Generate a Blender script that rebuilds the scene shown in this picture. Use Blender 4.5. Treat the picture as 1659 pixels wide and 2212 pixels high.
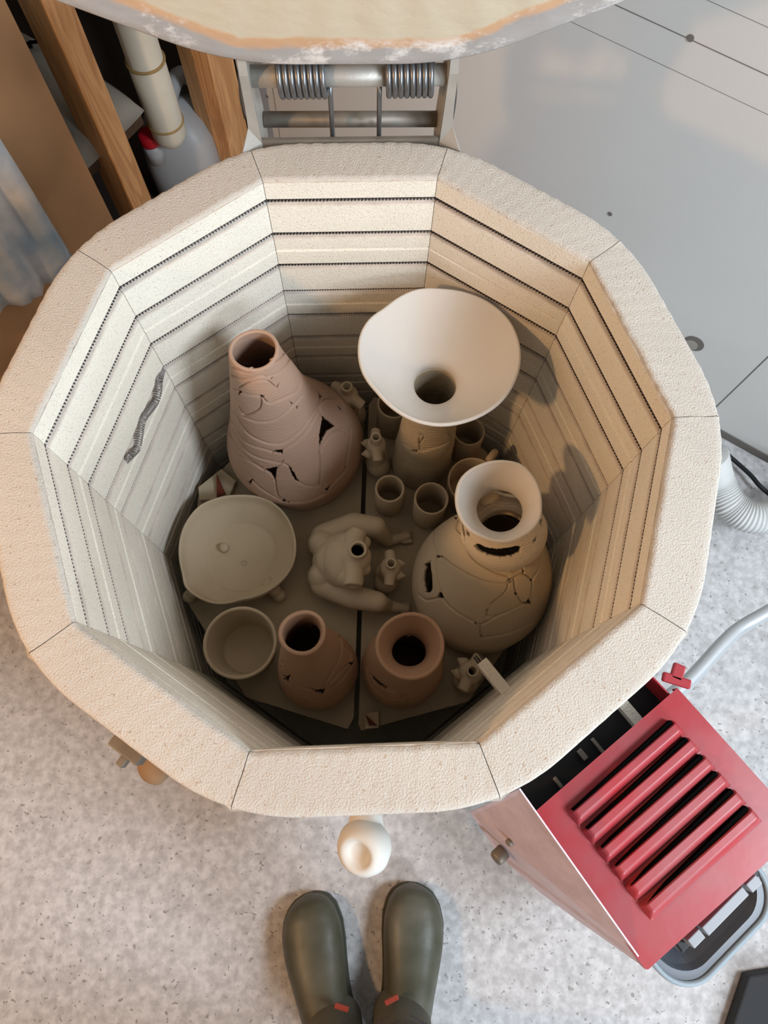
import bpy, bmesh, math, random
import numpy as np
from mathutils import Vector, Matrix
random.seed(4); rng = np.random.default_rng(7)
PI = math.pi
for o in list(bpy.data.objects): bpy.data.objects.remove(o)
S = bpy.context.scene
COL = S.collection
# ------------------------------------------------------------------ camera
CX, CY, CZ = 0.0041, -0.2936, 0.6234
FPX = 1513.4
def rotm(a, b, c):
    ca, sa, cb, sb, cc, sc = math.cos(a), math.sin(a), math.cos(b), math.sin(b), math.cos(c), math.sin(c)
    Rx = np.array([[1,0,0],[0,ca,-sa],[0,sa,ca]]); Ry = np.array([[cb,0,sb],[0,1,0],[-sb,0,cb]]); Rz = np.array([[cc,-sc,0],[sc,cc,0],[0,0,1]])
    return Rz @ Ry @ Rx
RM = rotm(0.3161, -0.0196, -0.0355)
CAM = np.array([CX, CY, CZ])
cam = bpy.data.cameras.new('camera'); camo = bpy.data.objects.new('camera', cam); COL.objects.link(camo)
cam.sensor_fit = 'HORIZONTAL'; cam.sensor_width = 36.0; cam.lens = FPX/1659*36.0; cam.clip_start = 0.02; cam.clip_end = 30
mw = Matrix([[*RM[0], CX], [*RM[1], CY], [*RM[2], CZ], [0,0,0,1]])
camo.matrix_world = mw
S.camera = camo
cam.dof.use_dof = False
def ray(px, py): return RM @ np.array([(px-829.5)/FPX, -(py-1106)/FPX, -1.0])
def at(px, py, z):
    d = ray(px, py); t = (z-CAM[2])/d[2]; return CAM + t*d
def on_plane(px, py, nx, ny, k):
    d = ray(px, py); t = (k-(CAM[0]*nx+CAM[1]*ny))/(d[0]*nx+d[1]*ny); return CAM + t*d
def pix(P):
    q = (np.asarray(P)-CAM) @ RM
    return np.stack([829.5+FPX*q[...,0]/-q[...,2], 1106-FPX*q[...,1]/-q[...,2]], -1)
def scale_at(z, px, py):      # metres per pixel there
    d = ray(px, py); t = (z-CAM[2])/d[2]; return t/FPX
# ------------------------------------------------------------------ light
S.view_settings.view_transform = 'Standard'; S.view_settings.look = 'None'
S.view_settings.gamma = 1.0; S.view_settings.use_curve_mapping = False
S.view_settings.exposure = 0.0
W = bpy.data.worlds.new('world'); S.world = W; W.use_nodes = True
bg = W.node_tree.nodes['Background']; bg.inputs[0].default_value = (0.95, 0.90, 0.82, 1); bg.inputs[1].default_value = 0.20
def area(name, loc, target, size, power, col, spread=180):
    l = bpy.data.lights.new(name, 'AREA'); l.shape = 'RECTANGLE'; l.size, l.size_y = size; l.energy = power; l.color = col; l.spread = math.radians(spread)
    o = bpy.data.objects.new(name, l); COL.objects.link(o); o.location = loc
    o.rotation_euler = (Vector(target)-Vector(loc)).to_track_quat('-Z', 'Y').to_euler(); return o
def bulb(name, loc, r, power, col):
    l = bpy.data.lights.new(name, 'POINT'); l.shadow_soft_size = r; l.energy = power; l.color = col
    o = bpy.data.objects.new(name, l); COL.objects.link(o); o.location = loc; return o
area('daylight_window', (1.35, -0.75, 1.05), (0, 0, -0.2), (0.5, 0.5), 36, (0.80, 0.90, 1.0))
area('daylight_door', (1.3, -2.4, 0.75), (0, 0, -0.2), (1.0, 1.0), 54, (0.80, 0.90, 1.0))
bulb('warm_bulb', (-0.98, -0.50, 0.64), 0.04, 29, (1.0, 0.59, 0.27))
# ------------------------------------------------------------------ materials
def mat(name, col, rough=0.85, bump=0, bscale=60, bdetail=4, var=0, vscale=8, col2=None, specks=0, spscale=150, spcol=(0.05,0.04,0.03), metal=0, spec=0.3, wave=0, wscale=60, emis=None):
    m = bpy.data.materials.new(name); m.use_nodes = True; nt = m.node_tree; N = nt.nodes; L = nt.links
    b = N['Principled BSDF']; b.inputs['Roughness'].default_value = rough; b.inputs['Metallic'].default_value = metal
    b.inputs['Specular IOR Level'].default_value = spec; b.inputs['Base Color'].default_value = (*col, 1)
    tc = N.new('ShaderNodeTexCoord')
    out = None
    if var or col2:
        n = N.new('ShaderNodeTexNoise'); n.inputs['Scale'].default_value = vscale; n.inputs['Detail'].default_value = 6
        L.new(tc.outputs['Object'], n.inputs['Vector'])
        r = N.new('ShaderNodeValToRGB'); r.color_ramp.elements[0].position = 0.35; r.color_ramp.elements[1].position = 0.68
        c2 = col2 if col2 else tuple(c*(1-var) for c in col)
        r.color_ramp.elements[0].color = (*c2, 1); r.color_ramp.elements[1].color = (*col, 1)
        L.new(n.outputs['Fac'], r.inputs[0]); out = r.outputs[0]
    if specks:
        v = N.new('ShaderNodeTexNoise'); v.inputs['Scale'].default_value = spscale; v.inputs['Detail'].default_value = 2
        L.new(tc.outputs['Object'], v.inputs['Vector'])
        r2 = N.new('ShaderNodeValToRGB'); r2.color_ramp.elements[0].position = 0.66-0.1*min(specks,1); r2.color_ramp.elements[1].position = 0.70-0.1*min(specks,1)
        r2.color_ramp.elements[0].color = (0,0,0,1); r2.color_ramp.elements[1].color = (1,1,1,1)
        L.new(v.outputs['Fac'], r2.inputs[0])
        mx = N.new('ShaderNodeMix'); mx.data_type = 'RGBA'; L.new(r2.outputs[0], mx.inputs['Factor'])
        if out: L.new(out, mx.inputs['A'])
        else: mx.inputs['A'].default_value = (*col, 1)
        mx.inputs['B'].default_value = (*spcol, 1); out = mx.outputs['Result']
    if out: L.new(out, b.inputs['Base Color'])
    if bump:
        n = N.new('ShaderNodeTexNoise'); n.inputs['Scale'].default_value = bscale; n.inputs['Detail'].default_value = bdetail
        L.new(tc.outputs['Object'], n.inputs['Vector'])
        bp = N.new('ShaderNodeBump'); bp.inputs['Strength'].default_value = min(1, bump); bp.inputs['Distance'].default_value = 0.002*max(1, bump)
        L.new(n.outputs['Fac'], bp.inputs['Height']); last = bp
        if wave:
            w = N.new('ShaderNodeTexWave'); w.bands_direction = 'Z'; w.inputs['Scale'].default_value = wscale; w.inputs['Distortion'].default_value = 9; w.inputs['Detail'].default_value = 2; w.inputs['Detail Scale'].default_value = 0.35
            L.new(tc.outputs['Object'], w.inputs['Vector'])
            b2 = N.new('ShaderNodeBump'); b2.inputs['Strength'].default_value = wave; b2.inputs['Distance'].default_value = 0.0015
            L.new(w.outputs['Fac'], b2.inputs['Height']); L.new(bp.outputs[0], b2.inputs['Normal']); last = b2
        L.new(last.outputs[0], b.inputs['Normal'])
    return m
M = {}
M['brick'] = mat('fire_brick', (0.78,0.73,0.63), 0.95, bump=0.5, bscale=450, var=0.06, vscale=12, specks=0.25, spscale=800, spcol=(0.36,0.28,0.19))
M['groove'] = mat('dirty_shaded_groove', (0.66,0.58,0.50), 0.95, bump=0.5, bscale=300, var=0.2, vscale=30)  # darker brick for grooves: dirt, plus overhang shade put into the colour
M['coat'] = mat('rim_cement', (0.60,0.55,0.485), 0.95, bump=0.7, bscale=560, bdetail=6, var=0.10, vscale=7, specks=0.05, spscale=260, spcol=(0.45,0.35,0.27))
M['steel'] = mat('brushed_steel', (0.50,0.48,0.44), 0.5, metal=0.5, var=0.15, vscale=30, bump=0.1, bscale=300)
M['dull_steel'] = mat('dull_steel', (0.26,0.23,0.19), 0.55, metal=0.5, var=0.2, vscale=40)
M['spring'] = mat('spring_steel', (0.20,0.205,0.21), 0.35, metal=0.8)
M['coil'] = mat('element_wire', (0.06,0.05,0.05), 0.6, metal=0.4)
M['sagcoil'] = mat('sagging_element_wire', (0.30,0.28,0.27), 0.5, metal=0.5)
M['shelf'] = mat('kiln_shelf', (0.44,0.355,0.25), 0.9, bump=0.4, bscale=200, var=0.16, vscale=9, specks=0.0, spscale=420, spcol=(0.14,0.10,0.07))
M['white_clay'] = mat('white_clay', (0.62,0.58,0.53), 0.8, bump=0.15, bscale=140, var=0.05, vscale=10)
M['buff'] = mat('buff_clay', (0.53,0.43,0.30), 0.85, bump=0.2, bscale=150, var=0.08, vscale=14)
M['buff_ridged'] = mat('buff_clay_ridged', (0.53,0.43,0.30), 0.85, bump=0.25, bscale=150, var=0.08, vscale=14, wave=0.8, wscale=75)
M['collar'] = mat('collar_clay', (0.66,0.56,0.43), 0.85, bump=0.2, bscale=150, var=0.06, vscale=14, wave=0.45, wscale=130)
M['pink'] = mat('pinkish_terracotta', (0.42,0.275,0.20), 0.85, bump=0.2, bscale=150, var=0.08, vscale=12, wave=0.12, wscale=60)
M['terra'] = mat('terracotta', (0.42,0.25,0.155), 0.85, bump=0.2, bscale=150, var=0.10, vscale=12)
M['figure'] = mat('figure_clay', (0.55,0.45,0.32), 0.8, bump=0.12, bscale=160, var=0.05, vscale=20)
M['cone'] = mat('cone_red', (0.14,0.03,0.015), 0.8)
M['hole'] = mat('opening_darkness', (0.004,0.004,0.004), 1.0, spec=0)  # pure black that stands in for the darkness inside openings
M['red'] = mat('red_enamel', (0.38,0.010,0.018), 0.38, bump=0.1, bscale=40, spec=0.45, var=0.25, vscale=13, col2=(0.33,0.06,0.065))
M['redside'] = mat('glare_pink_enamel', (0.62,0.48,0.50), 0.4, bump=0.3, bscale=90, spec=0.5, var=0.15, vscale=40)  # red enamel paled to pink, bright glare put into the colour
M['black'] = mat('black_plastic', (0.012,0.012,0.013), 0.45)
M['concrete'] = mat('concrete', (0.62,0.605,0.60), 0.9, bump=0.3, bscale=90, col2=(0.43,0.415,0.41), vscale=70, specks=0.01, spscale=120, spcol=(0.30,0.285,0.27))
M['greywall'] = mat('grey_wall_board', (0.62,0.60,0.57), 0.7, bump=0.05, bscale=60, var=0.05, vscale=3)
M['seam'] = mat('dark_seam', (0.16,0.145,0.13), 0.9)
M['tape'] = mat('blue_grey_tape', (0.30,0.34,0.40), 0.6)
M['ply'] = mat('plywood', (0.50,0.28,0.135), 0.7, bump=0.1, bscale=40, var=0.2, vscale=6)
M['dark_wood'] = mat('dark_wood', (0.10,0.055,0.03), 0.8, var=0.4, vscale=8)
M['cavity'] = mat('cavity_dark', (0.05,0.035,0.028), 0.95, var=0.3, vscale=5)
M['sheet'] = mat('pale_sheeting', (0.36,0.33,0.28), 0.7, var=0.15, vscale=8)
M['cloth'] = mat('mottled_blue_white_cloth', (0.74,0.70,0.66), 0.8, bump=0.3, bscale=20, col2=(0.26,0.36,0.46), vscale=9)
M['pvc'] = mat('cream_pipe', (0.72,0.66,0.54), 0.4, var=0.06, vscale=20)
M['band'] = mat('ochre_seal', (0.36,0.24,0.09), 0.6)
M['jug'] = mat('milky_plastic', (0.42,0.42,0.42), 0.45, spec=0.5)
M['redcap'] = mat('red_plastic', (0.5,0.01,0.02), 0.4)
M['hose'] = mat('white_duct', (0.60,0.60,0.58), 0.5)
M['conduit'] = mat('silver_conduit', (0.55,0.58,0.60), 0.35, metal=0.5)
M['bin'] = mat('grey_bin_plastic', (0.13,0.15,0.18), 0.4, spec=0.5, var=0.15, vscale=20)
M['binrim'] = mat('pale_bin_rim', (0.28,0.34,0.38), 0.4)
M['ledge'] = mat('light_grey_plastic', (0.36,0.38,0.39), 0.5)
M['boot'] = mat('olive_rubber', (0.055,0.056,0.034), 0.42, spec=0.5, bump=0.15, bscale=70, col2=(0.10,0.097,0.07), vscale=16)
M['bootneo'] = mat('boot_shaft', (0.10,0.095,0.07), 0.8, bump=0.4, bscale=50)
M['bootred'] = mat('boot_red_mark', (0.32,0.05,0.03), 0.5)
M['sole'] = mat('boot_sole', (0.07,0.07,0.05), 0.6)
M['trouser'] = mat('dark_trousers', (0.085,0.072,0.075), 0.95, bump=0.5, bscale=45)
M['plug'] = mat('plug_ceramic', (0.33,0.22,0.13), 0.8, var=0.25, vscale=30)
M['knob'] = mat('white_ceramic', (0.80,0.78,0.72), 0.5, var=0.05, vscale=10)
M['mat'] = mat('charcoal_rubber', (0.025,0.025,0.027), 0.7)
M['skin'] = mat('skin', (0.55,0.35,0.26), 0.6)
# wood with grain along z
def wood(name, c1, c2):
    m = bpy.data.materials.new(name); m.use_nodes = True; nt = m.node_tree; N = nt.nodes; L = nt.links
    b = N['Principled BSDF']; b.inputs['Roughness'].default_value = 0.6
    tc = N.new('ShaderNodeTexCoord'); mp = N.new('ShaderNodeMapping'); mp.inputs['Scale'].default_value = (14,14,1.2)
    n = N.new('ShaderNodeTexNoise'); n.inputs['Scale'].default_value = 2.2; n.inputs['Detail'].default_value = 4; n.inputs['Distortion'].default_value = 1.2
    w = N.new('ShaderNodeMath'); w.operation = 'MULTIPLY'; w.inputs[1].default_value = 9; f = N.new('ShaderNodeMath'); f.operation = 'PINGPONG'; f.inputs[1].default_value = 1
    r = N.new('ShaderNodeValToRGB'); r.color_ramp.elements[0].color = (*c1,1); r.color_ramp.elements[1].color = (*c2,1)
    L.new(tc.outputs['Object'], mp.inputs[0]); L.new(mp.outputs[0], n.inputs['Vector']); L.new(n.outputs['Fac'], w.inputs[0]); L.new(w.outputs[0], f.inputs[0]); L.new(f.outputs[0], r.inputs[0]); L.new(r.outputs[0], b.inputs['Base Color'])
    return m
M['stud'] = wood('pine_stud', (0.52,0.25,0.095), (0.74,0.40,0.17))
# lid face: cream centre, orange scorched band, grey chalky border
def lidmat():
    m = bpy.data.materials.new('lid_firebrick'); m.use_nodes = True; nt = m.node_tree; N = nt.nodes; L = nt.links
    b = N['Principled BSDF']; b.inputs['Roughness'].default_value = 0.95
    a = N.new('ShaderNodeAttribute'); a.attribute_name = 'apo'; tc = N.new('ShaderNodeTexCoord')
    n = N.new('ShaderNodeTexNoise'); n.inputs['Scale'].default_value = 45; n.inputs['Detail'].default_value = 8; L.new(tc.outputs['Object'], n.inputs['Vector'])
    s = N.new('ShaderNodeMath'); s.operation = 'MULTIPLY_ADD'; s.inputs[1].default_value = 0.016; L.new(n.outputs['Fac'], s.inputs[0]); L.new(a.outputs['Fac'], s.inputs[2])
    mr = N.new('ShaderNodeMapRange'); mr.inputs['From Min'].default_value = 0.29; mr.inputs['From Max'].default_value = 0.37; L.new(s.outputs[0], mr.inputs['Value'])
    r = N.new('ShaderNodeValToRGB'); e = r.color_ramp.elements; e[0].position = 0; e[0].color = (0.60,0.53,0.40,1); e[1].position = 1; e[1].color = (0.46,0.44,0.42,1)
    for p, c in ((0.27,(0.60,0.53,0.40,1)),(0.34,(0.60,0.38,0.22,1)),(0.43,(0.58,0.37,0.23,1)),(0.52,(0.38,0.365,0.355,1))): x = e.new(p); x.color = c
    L.new(mr.outputs[0], r.inputs[0])
    n2 = N.new('ShaderNodeTexNoise'); n2.inputs['Scale'].default_value = 14; n2.inputs['Detail'].default_value = 10; n2.inputs['Roughness'].default_value = 0.75; L.new(tc.outputs['Object'], n2.inputs['Vector'])
    r2 = N.new('ShaderNodeValToRGB'); r2.color_ramp.elements[0].position = 0.50; r2.color_ramp.elements[1].position = 0.60; L.new(n2.outputs['Fac'], r2.inputs[0])
    g = N.new('ShaderNodeMapRange'); g.inputs['From Min'].default_value = 0.312; g.inputs['From Max'].default_value = 0.325; L.new(s.outputs[0], g.inputs['Value'])
    mu = N.new('ShaderNodeMath'); mu.operation = 'MULTIPLY'; L.new(r2.outputs[0], mu.inputs[0]); L.new(g.outputs[0], mu.inputs[1])
    mx = N.new('ShaderNodeMix'); mx.data_type = 'RGBA'; L.new(mu.outputs[0], mx.inputs['Factor']); L.new(r.outputs[0], mx.inputs['A']); mx.inputs['B'].default_value = (0.78,0.75,0.72,1)
    L.new(mx.outputs['Result'], b.inputs['Base Color'])
    bp = N.new('ShaderNodeBump'); bp.inputs['Strength'].default_value = 0.6; bp.inputs['Distance'].default_value = 0.002; L.new(n.outputs['Fac'], bp.inputs['Height']); L.new(bp.outputs[0], b.inputs['Normal'])
    return m
M['lid'] = lidmat()
# ------------------------------------------------------------------ mesh helpers
def link(name, me, m, parent=None, smooth=False):
    o = bpy.data.objects.new(name, me); COL.objects.link(o)
    if m is not None:
        for x in (m if isinstance(m, (list, tuple)) else [m]): me.materials.append(x)
    if smooth:
        me.polygons.foreach_set('use_smooth', [True]*len(me.polygons)); me.update()
    if parent: put(o, parent)
    return o
def put(o, parent):
    o.parent = parent; o.matrix_parent_inverse = Matrix.Translation(-Vector(parent.location)) if parent.type == 'EMPTY' and parent.rotation_euler.z == 0 else Matrix.Identity(4)
def thing(name, label, cat, loc=(0,0,0), group=None):
    o = bpy.data.objects.new(name, None); COL.objects.link(o); o.location = loc; o.empty_display_size = 0.02
    tag(o, label, cat, group); return o
def tag(o, label, cat, group=None, kind=None):
    if label: o['label'] = label
    if cat: o['category'] = cat
    if group: o['group'] = group
    if kind: o['kind'] = kind
    return o
def pydata(name, V, F, m, parent=None, smooth=False, fix=True):
    me = bpy.data.meshes.new(name); me.from_pydata([tuple(map(float, v)) for v in V], [], F); me.validate()
    if fix:
        bm = bmesh.new(); bm.from_mesh(me); bmesh.ops.recalc_face_normals(bm, faces=bm.faces); bm.to_mesh(me); bm.free()
    return link(name, me, m, parent, smooth)
def boxes(name, L, m, parent=None, bevel=0.0):
    """L: list of (centre, size, rot3x3 or z angle)"""
    bm = bmesh.new()
    for c, s, r in L:
        R = Matrix.Rotation(r, 3, 'Z') if isinstance(r, (int, float)) else r
        mt = Matrix.Translation(c) @ R.to_4x4() @ Matrix.Diagonal((*s, 1))
        g = bmesh.ops.create_cube(bm, size=1, matrix=mt)
    if bevel: bmesh.ops.bevel(bm, geom=list(bm.edges), offset=bevel, segments=2, affect='EDGES', profile=0.5)
    me = bpy.data.meshes.new(name); bm.to_mesh(me); bm.free()
    return link(name, me, m, parent)
def prism(name, pts, z0, z1, m, parent=None, bevel=0.0):
    n = len(pts); V = [(x,y,z0) for x,y in pts]+[(x,y,z1) for x,y in pts]
    F = [list(range(n))[::-1], list(range(n,2*n))]+[[i,(i+1)%n,n+(i+1)%n,n+i] for i in range(n)]
    o = pydata(name, V, F, m, parent)
    if bevel:
        bm = bmesh.new(); bm.from_mesh(o.data); bmesh.ops.bevel(bm, geom=list(bm.edges), offset=bevel, segments=2, affect='EDGES', profile=0.5); bm.to_mesh(o.data); bm.free()
    return o
def hexa(name, a, b, m, parent=None, bevel=0.0):
    """solid between two quads a and b (4 points each)"""
    V = list(a)+list(b); F = [[3,2,1,0],[4,5,6,7],[0,1,5,4],[1,2,6,5],[2,3,7,6],[3,0,4,7]]
    o = pydata(name, V, F, m, parent)
    if bevel:
        bm = bmesh.new(); bm.from_mesh(o.data); bmesh.ops.bevel(bm, geom=list(bm.edges), offset=bevel, segments=2, affect='EDGES', profile=0.5); bm.to_mesh(o.data); bm.free()
    return o
def tube_arrays(P, rad, k=8, closed=False):
    P = np.asarray(P, float); n = len(P); rad = np.broadcast_to(rad, (n,))
    if closed: T = np.roll(P,-1,0)-np.roll(P,1,0)
    else: T = np.gradient(P, axis=0)
    T /= np.linalg.norm(T, axis=1)[:,None]+1e-12
    U = np.zeros_like(P); ref = np.array([0,0,1.0]) if abs(T[0][2]) < 0.9 else np.array([1.0,0,0])
    u = np.cross(T[0], ref); u /= np.linalg.norm(u)
    for i in range(n):
        u = u-T[i]*(u@T[i]); l = np.linalg.norm(u); u = u/l if l > 1e-9 else np.array([1.0,0,0]); U[i] = u
    B = np.cross(T, U); a = np.linspace(0, 2*PI, k, endpoint=False)
    V = P[:,None]+rad[:,None,None]*(np.cos(a)[None,:,None]*U[:,None]+np.sin(a)[None,:,None]*B[:,None])
    V = V.reshape(-1,3); F = []
    m = n if closed else n-1
    for i in range(m):
        i2 = (i+1) % n
        for j in range(k):
            j2 = (j+1) % k; F.append([i*k+j, i*k+j2, i2*k+j2, i2*k+j])
    if not closed: F.append(list(range(k))[::-1]); F.append([(n-1)*k+j for j in range(k)])
    return V, F
def tube(name, P, rad, m, parent=None, k=12, closed=False, smooth=True, many=None):
    Vs, Fs, off = [], [], 0
    for PP, rr in ([(P, rad)] if many is None else many):
        V, F = tube_arrays(PP, rr, k, closed); Vs.append(V); Fs += [[i+off for i in f] for f in F]; off += len(V)
    return pydata(name, np.concatenate(Vs), Fs, m, parent, smooth, fix=False)
def spline(P, n):
    P = np.asarray(P, float); t = np.linspace(0, len(P)-1, n); i = np.minimum(t.astype(int), len(P)-2); f = (t-i)[:,None]
    Q = np.concatenate([[2*P[0]-P[1]], P, [2*P[-1]-P[-2]]]); a, b, c, d = Q[i], Q[i+1], Q[i+2], Q[i+3]
    return 0.5*((2*b)+(-a+c)*f+(2*a-5*b+4*c-d)*f**2+(-a+3*b-3*c+d)*f**3)
def lathe(name, prof, c, m, parent=None, n=72, smooth=True, rf=None, axis=None, closed=False):
    """prof: (r,z) pairs; ends at r~0 are capped"""
    V, F = [], []
    R = Matrix.Identity(3) if axis is None else Vector((0,0,1)).rotation_difference(Vector(axis)).to_matrix()
    for r, z in prof:
        for j in range(n):
            a = 2*PI*j/n; k = 1 if rf is None else rf(a, z)
            V.append(tuple(Vector(c)+R @ Vector((r*k*math.cos(a), r*k*math.sin(a), z))))
    for i in range(len(prof)-1):
        for j in range(n): F.append([i*n+j, i*n+(j+1)%n, (i+1)*n+(j+1)%n, (i+1)*n+j])
    if closed:
        i = len(prof)-1
        for j in range(n): F.append([i*n+j, i*n+(j+1)%n, (j+1)%n, j])
    else:
        F.append([j for j in range(n)][::-1]); F.append([(len(prof)-1)*n+j for j in range(n)])
    return pydata(name, V, F, m, parent, smooth)
def vessel_profile(rb, rt, h, th, belly=0.0, floor=None, n=14):
    floor = floor or th
    f = lambda t: rb+(rt-rb)*t+belly*math.sin(PI*t)
    P = [(rb*0.5,0),(rb-0.003,0),(rb-0.001,0.001)]
    for i in range(1, n+1): t = i/n; P.append((f(t), h*t*0.985+0.002))
    for k in range(1, 6): a = PI*k/6; P.append((f(1)-th/2+th/2*math.cos(a), h*0.985+0.002+th/2*math.sin(a)))
    for i in range(n, -1, -1): t = i/n; z = floor+(h*0.985+0.002-floor)*t; P.append((f(z/h if z < h else 1)-th, z))
    P.append((f(0)-th-0.004, floor-0.001)); P.append((0.0015, floor-0.0015))
    return P
def baked(o):
    dg = bpy.context.evaluated_depsgraph_get(); dg.update(); ev = o.evaluated_get(dg); me = bpy.data.meshes.new_from_object(ev, depsgraph=dg)
    old = o.data; o.modifiers.clear(); o.data = me; bpy.data.meshes.remove(old); return o

# ================================================================== SETTING
FL = -0.88
def struct(o): o['kind'] = 'structure'; return o
struct(prism('floor', [(-3,-3),(3,-3),(3,3),(-3,3)], FL-0.05, FL, M['concrete']))
WA = math.radians(145); wd = np.array([math.cos(WA), math.sin(WA)]); wn = np.array([math.cos(math.radians(55)), math.sin(math.radians(55))]); WK = 0.787
def wp(s, out=0.0, z=0.0):   # point on the grey wall: s along, out towards the room
    p = wn*(WK-out)+wd*s; return (float(p[0]), float(p[1]), z)
corner = on_plane(532, 250, wn[0], wn[1], WK); sc = float(corner[:2] @ wd)
def ws(px, py): p = on_plane(px, py, wn[0], wn[1], WK); return float(p[:2] @ wd), float(p[2])
L = [(wp((sc-2.6)/2, -0.04, 0.12), (sc+2.6, 0.08, 2.0), WA)]
gw = boxes('wall_right', L, [M['greywall'], M['seam'], M['tape'], M['sheet']])
def add_wall_detail(L, mi):
    bm = bmesh.new(); bm.from_mesh(gw.data); n0 = len(bm.faces)
    for c, s, r in L:
        bmesh.ops.create_cube(bm, size=1, matrix=Matrix.Translation(c) @ Matrix.Rotation(r, 4, 'Z') @ Matrix.Diagonal((*s, 1)))
    bm.faces.ensure_lookup_table()
    for f in bm.faces[n0:]: f.material_index = mi
    bm.to_mesh(gw.data); bm.free()
S1 = []
for (a, b) in (((1340,15),(1659,160)), ((1528,0),(1659,60)), ((1240,50),(1659,246))):
    s, z = ws(*a); S1.append((wp((sc-2.5)/2, 0.0, z), (sc+2.5, 0.0012 if a[0] == 1340 else 0.0006, 0.0011 if a[0] == 1340 else 0.0006), WA))
s, z = ws(1600, 828); S1.append((wp(s, 0, -0.6), (0.0025, 0.001, 0.7), WA))
s, z = ws(604, 290); S1.append((wp(s, 0, 0.1), (0.0012, 0.001, 1.95), WA))
S1.append((wp((sc-2.5)/2, 0.001, FL+0.012), (sc+2.5, 0.003, 0.024), WA))
add_wall_detail(S1, 1)
s, z = ws(574, 240); add_wall_detail([(wp(s, 0, 0.1), (0.026, 0.001, 1.95), WA)], 2)
def wall_disc(px, py, r, mi, out=0.0006, ry=None):
    s, z = ws(px, py); bm = bmesh.new(); bm.from_mesh(gw.data); n0 = len(bm.faces)
    mt = Matrix.Translation(wp(s, out, z)) @ Matrix.Rotation(WA, 4, 'Z') @ Matrix.Rotation(PI/2, 4, 'X')
    bmesh.ops.create_cone(bm, cap_ends=True, segments=28, radius1=r, radius2=r, depth=0.0012, matrix=mt); bm.faces.ensure_lookup_table()
    for f in bm.faces[n0:]: f.material_index = mi
    bm.to_mesh(gw.data); bm.free()
wall_disc(1492, 82, 0.0050, 1); wall_disc(1318, 462, 0.0042, 1); wall_disc(578, 208, 0.003, 1, 0.0012); wall_disc(573, 300, 0.004, 1, 0.0012)
wall_disc(1499, 742, 0.021, 1); wall_disc(1493, 744, 0.014, 3, 0.0014)
struct(gw)
# left open stud wall, set at right angles to the grey wall
la = math.radians(55); ld = -np.array([math.cos(la), math.sin(la)]); ln = np.array([math.cos(WA), math.sin(WA)]); LK = float(corner[:2] @ ln)
def lp(s, out=0.0, z=0.0):   # s metres from the corner along the left wall, out towards the room
    p = corner[:2]+ld*s-ln*out; return (float(p[0]), float(p[1]), z)
def ls(px, py, off=0.0): p = on_plane(px, py, ln[0], ln[1], LK+off); return float((p[:2]-corner[:2]) @ ld), float(p[2])
sa, _ = ls(240, 480)
struct(boxes('wall_left', [(lp(sa+1.1, 0.006, 0.12), (2.2, 0.012, 2.0), la)], M['ply']))
struct(boxes('floor', [(lp(0.75, -0.32, FL+0.002), (2.6, 0.44, 0.004), la)], M['cavity']))  # dark sheet added over the concrete, stands in for the cavity's darkness
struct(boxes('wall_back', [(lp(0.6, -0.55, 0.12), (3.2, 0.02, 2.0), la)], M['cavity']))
def stud(px1, px2, off, depth, lab):
    s1 = ls(*px1)[0]; s2 = ls(*px2)[0]; w = abs(s2-s1); o = boxes('wall_stud', [(lp((s1+s2)/2, -depth/2+off, 0.12), (w, depth, 2.0), la)], M['stud'], bevel=0.002)
    tag(o, lab, 'stud', 'pine wall studs')
s_l = ls(255, 470)[0]
stud((291,455), (329,432), 0.0, 0.068, 'orange pine stud standing in front of the cream drain pipe, left of it')
stud((497,326), (540,305), 0.0, 0.089, 'pine stud standing right beside the hinge at the grey wall edge')
# cloth on the plywood
V, F = [], []
s0, s1_ = ls(140, 560)[0]+0.0, ls(0, 560)[0]+0.45
nx, nz = 40, 50
for i in range(nx+1):
    for j in range(nz+1):
        s = s0+(s1_-s0)*i/nx; zb = -0.545-0.02*math.sin(i*0.35)+0.02*(i/nx); z = zb+(0.9-zb)*j/nz
        out = 0.030+0.010*math.sin(i*0.9+j*0.15)+0.006*math.sin(i*2.1-j*0.3); V.append(lp(s, out, z))
for i in range(nx):
    for j in range(nz): a = i*(nz+1)+j; F.append([a, a+1, a+nz+2, a+nz+1])
clo = pydata('plastic_sheet', V, F, M['cloth'], smooth=True)
md = clo.modifiers.new('s', 'SOLIDIFY'); md.thickness = 0.004
tag(clo, 'mottled blue and white sheet hanging over the plywood wall at the left edge', 'sheet')
# things in the cavity behind the studs
pt = at(308, 120, -0.33); pe = on_plane(365, 285, ln[0], ln[1], LK+0.06); ptx = (pe[0], pe[1])
pipe = thing('drain_pipe', 'cream drain pipe ending in a rounded cap above the jug, behind the stud', 'pipe', (ptx[0], ptx[1], pe[2]))
R0 = 0.036; zb = pe[2]
prof = [(0.001, zb-0.035), (0.012, zb-0.033), (0.024, zb-0.025), (0.033, zb-0.012), (R0+0.002, zb+0.002), (R0+0.002, zb+0.17), (R0, zb+0.172), (R0, 1.1), (0.001, 1.1)]
lathe('pipe_body', prof, (ptx[0], ptx[1], 0), M['pvc'], pipe, n=40)
for q, zz in enumerate((zb+0.03, zb+0.175)):
    a = np.linspace(0, 2*PI, 40, endpoint=False); tube('seal_ring', np.stack([ptx[0]+(R0+0.002)*np.cos(a), ptx[1]+(R0+0.002)*np.sin(a), zz+0*a], 1), 0.0028, M['band'], pipe, k=8, closed=True)
p2 = on_plane(352, 150, ln[0], ln[1], LK+0.12)
tag(tube('thin_pipe', [(p2[0], p2[1], 1.0), (p2[0], p2[1], -0.35), (p2[0]-0.0, p2[1]+0.02, -0.45)], 0.02, M['dull_steel']), 'grey thin pipe running down just behind the cream drain pipe', 'pipe')
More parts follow.
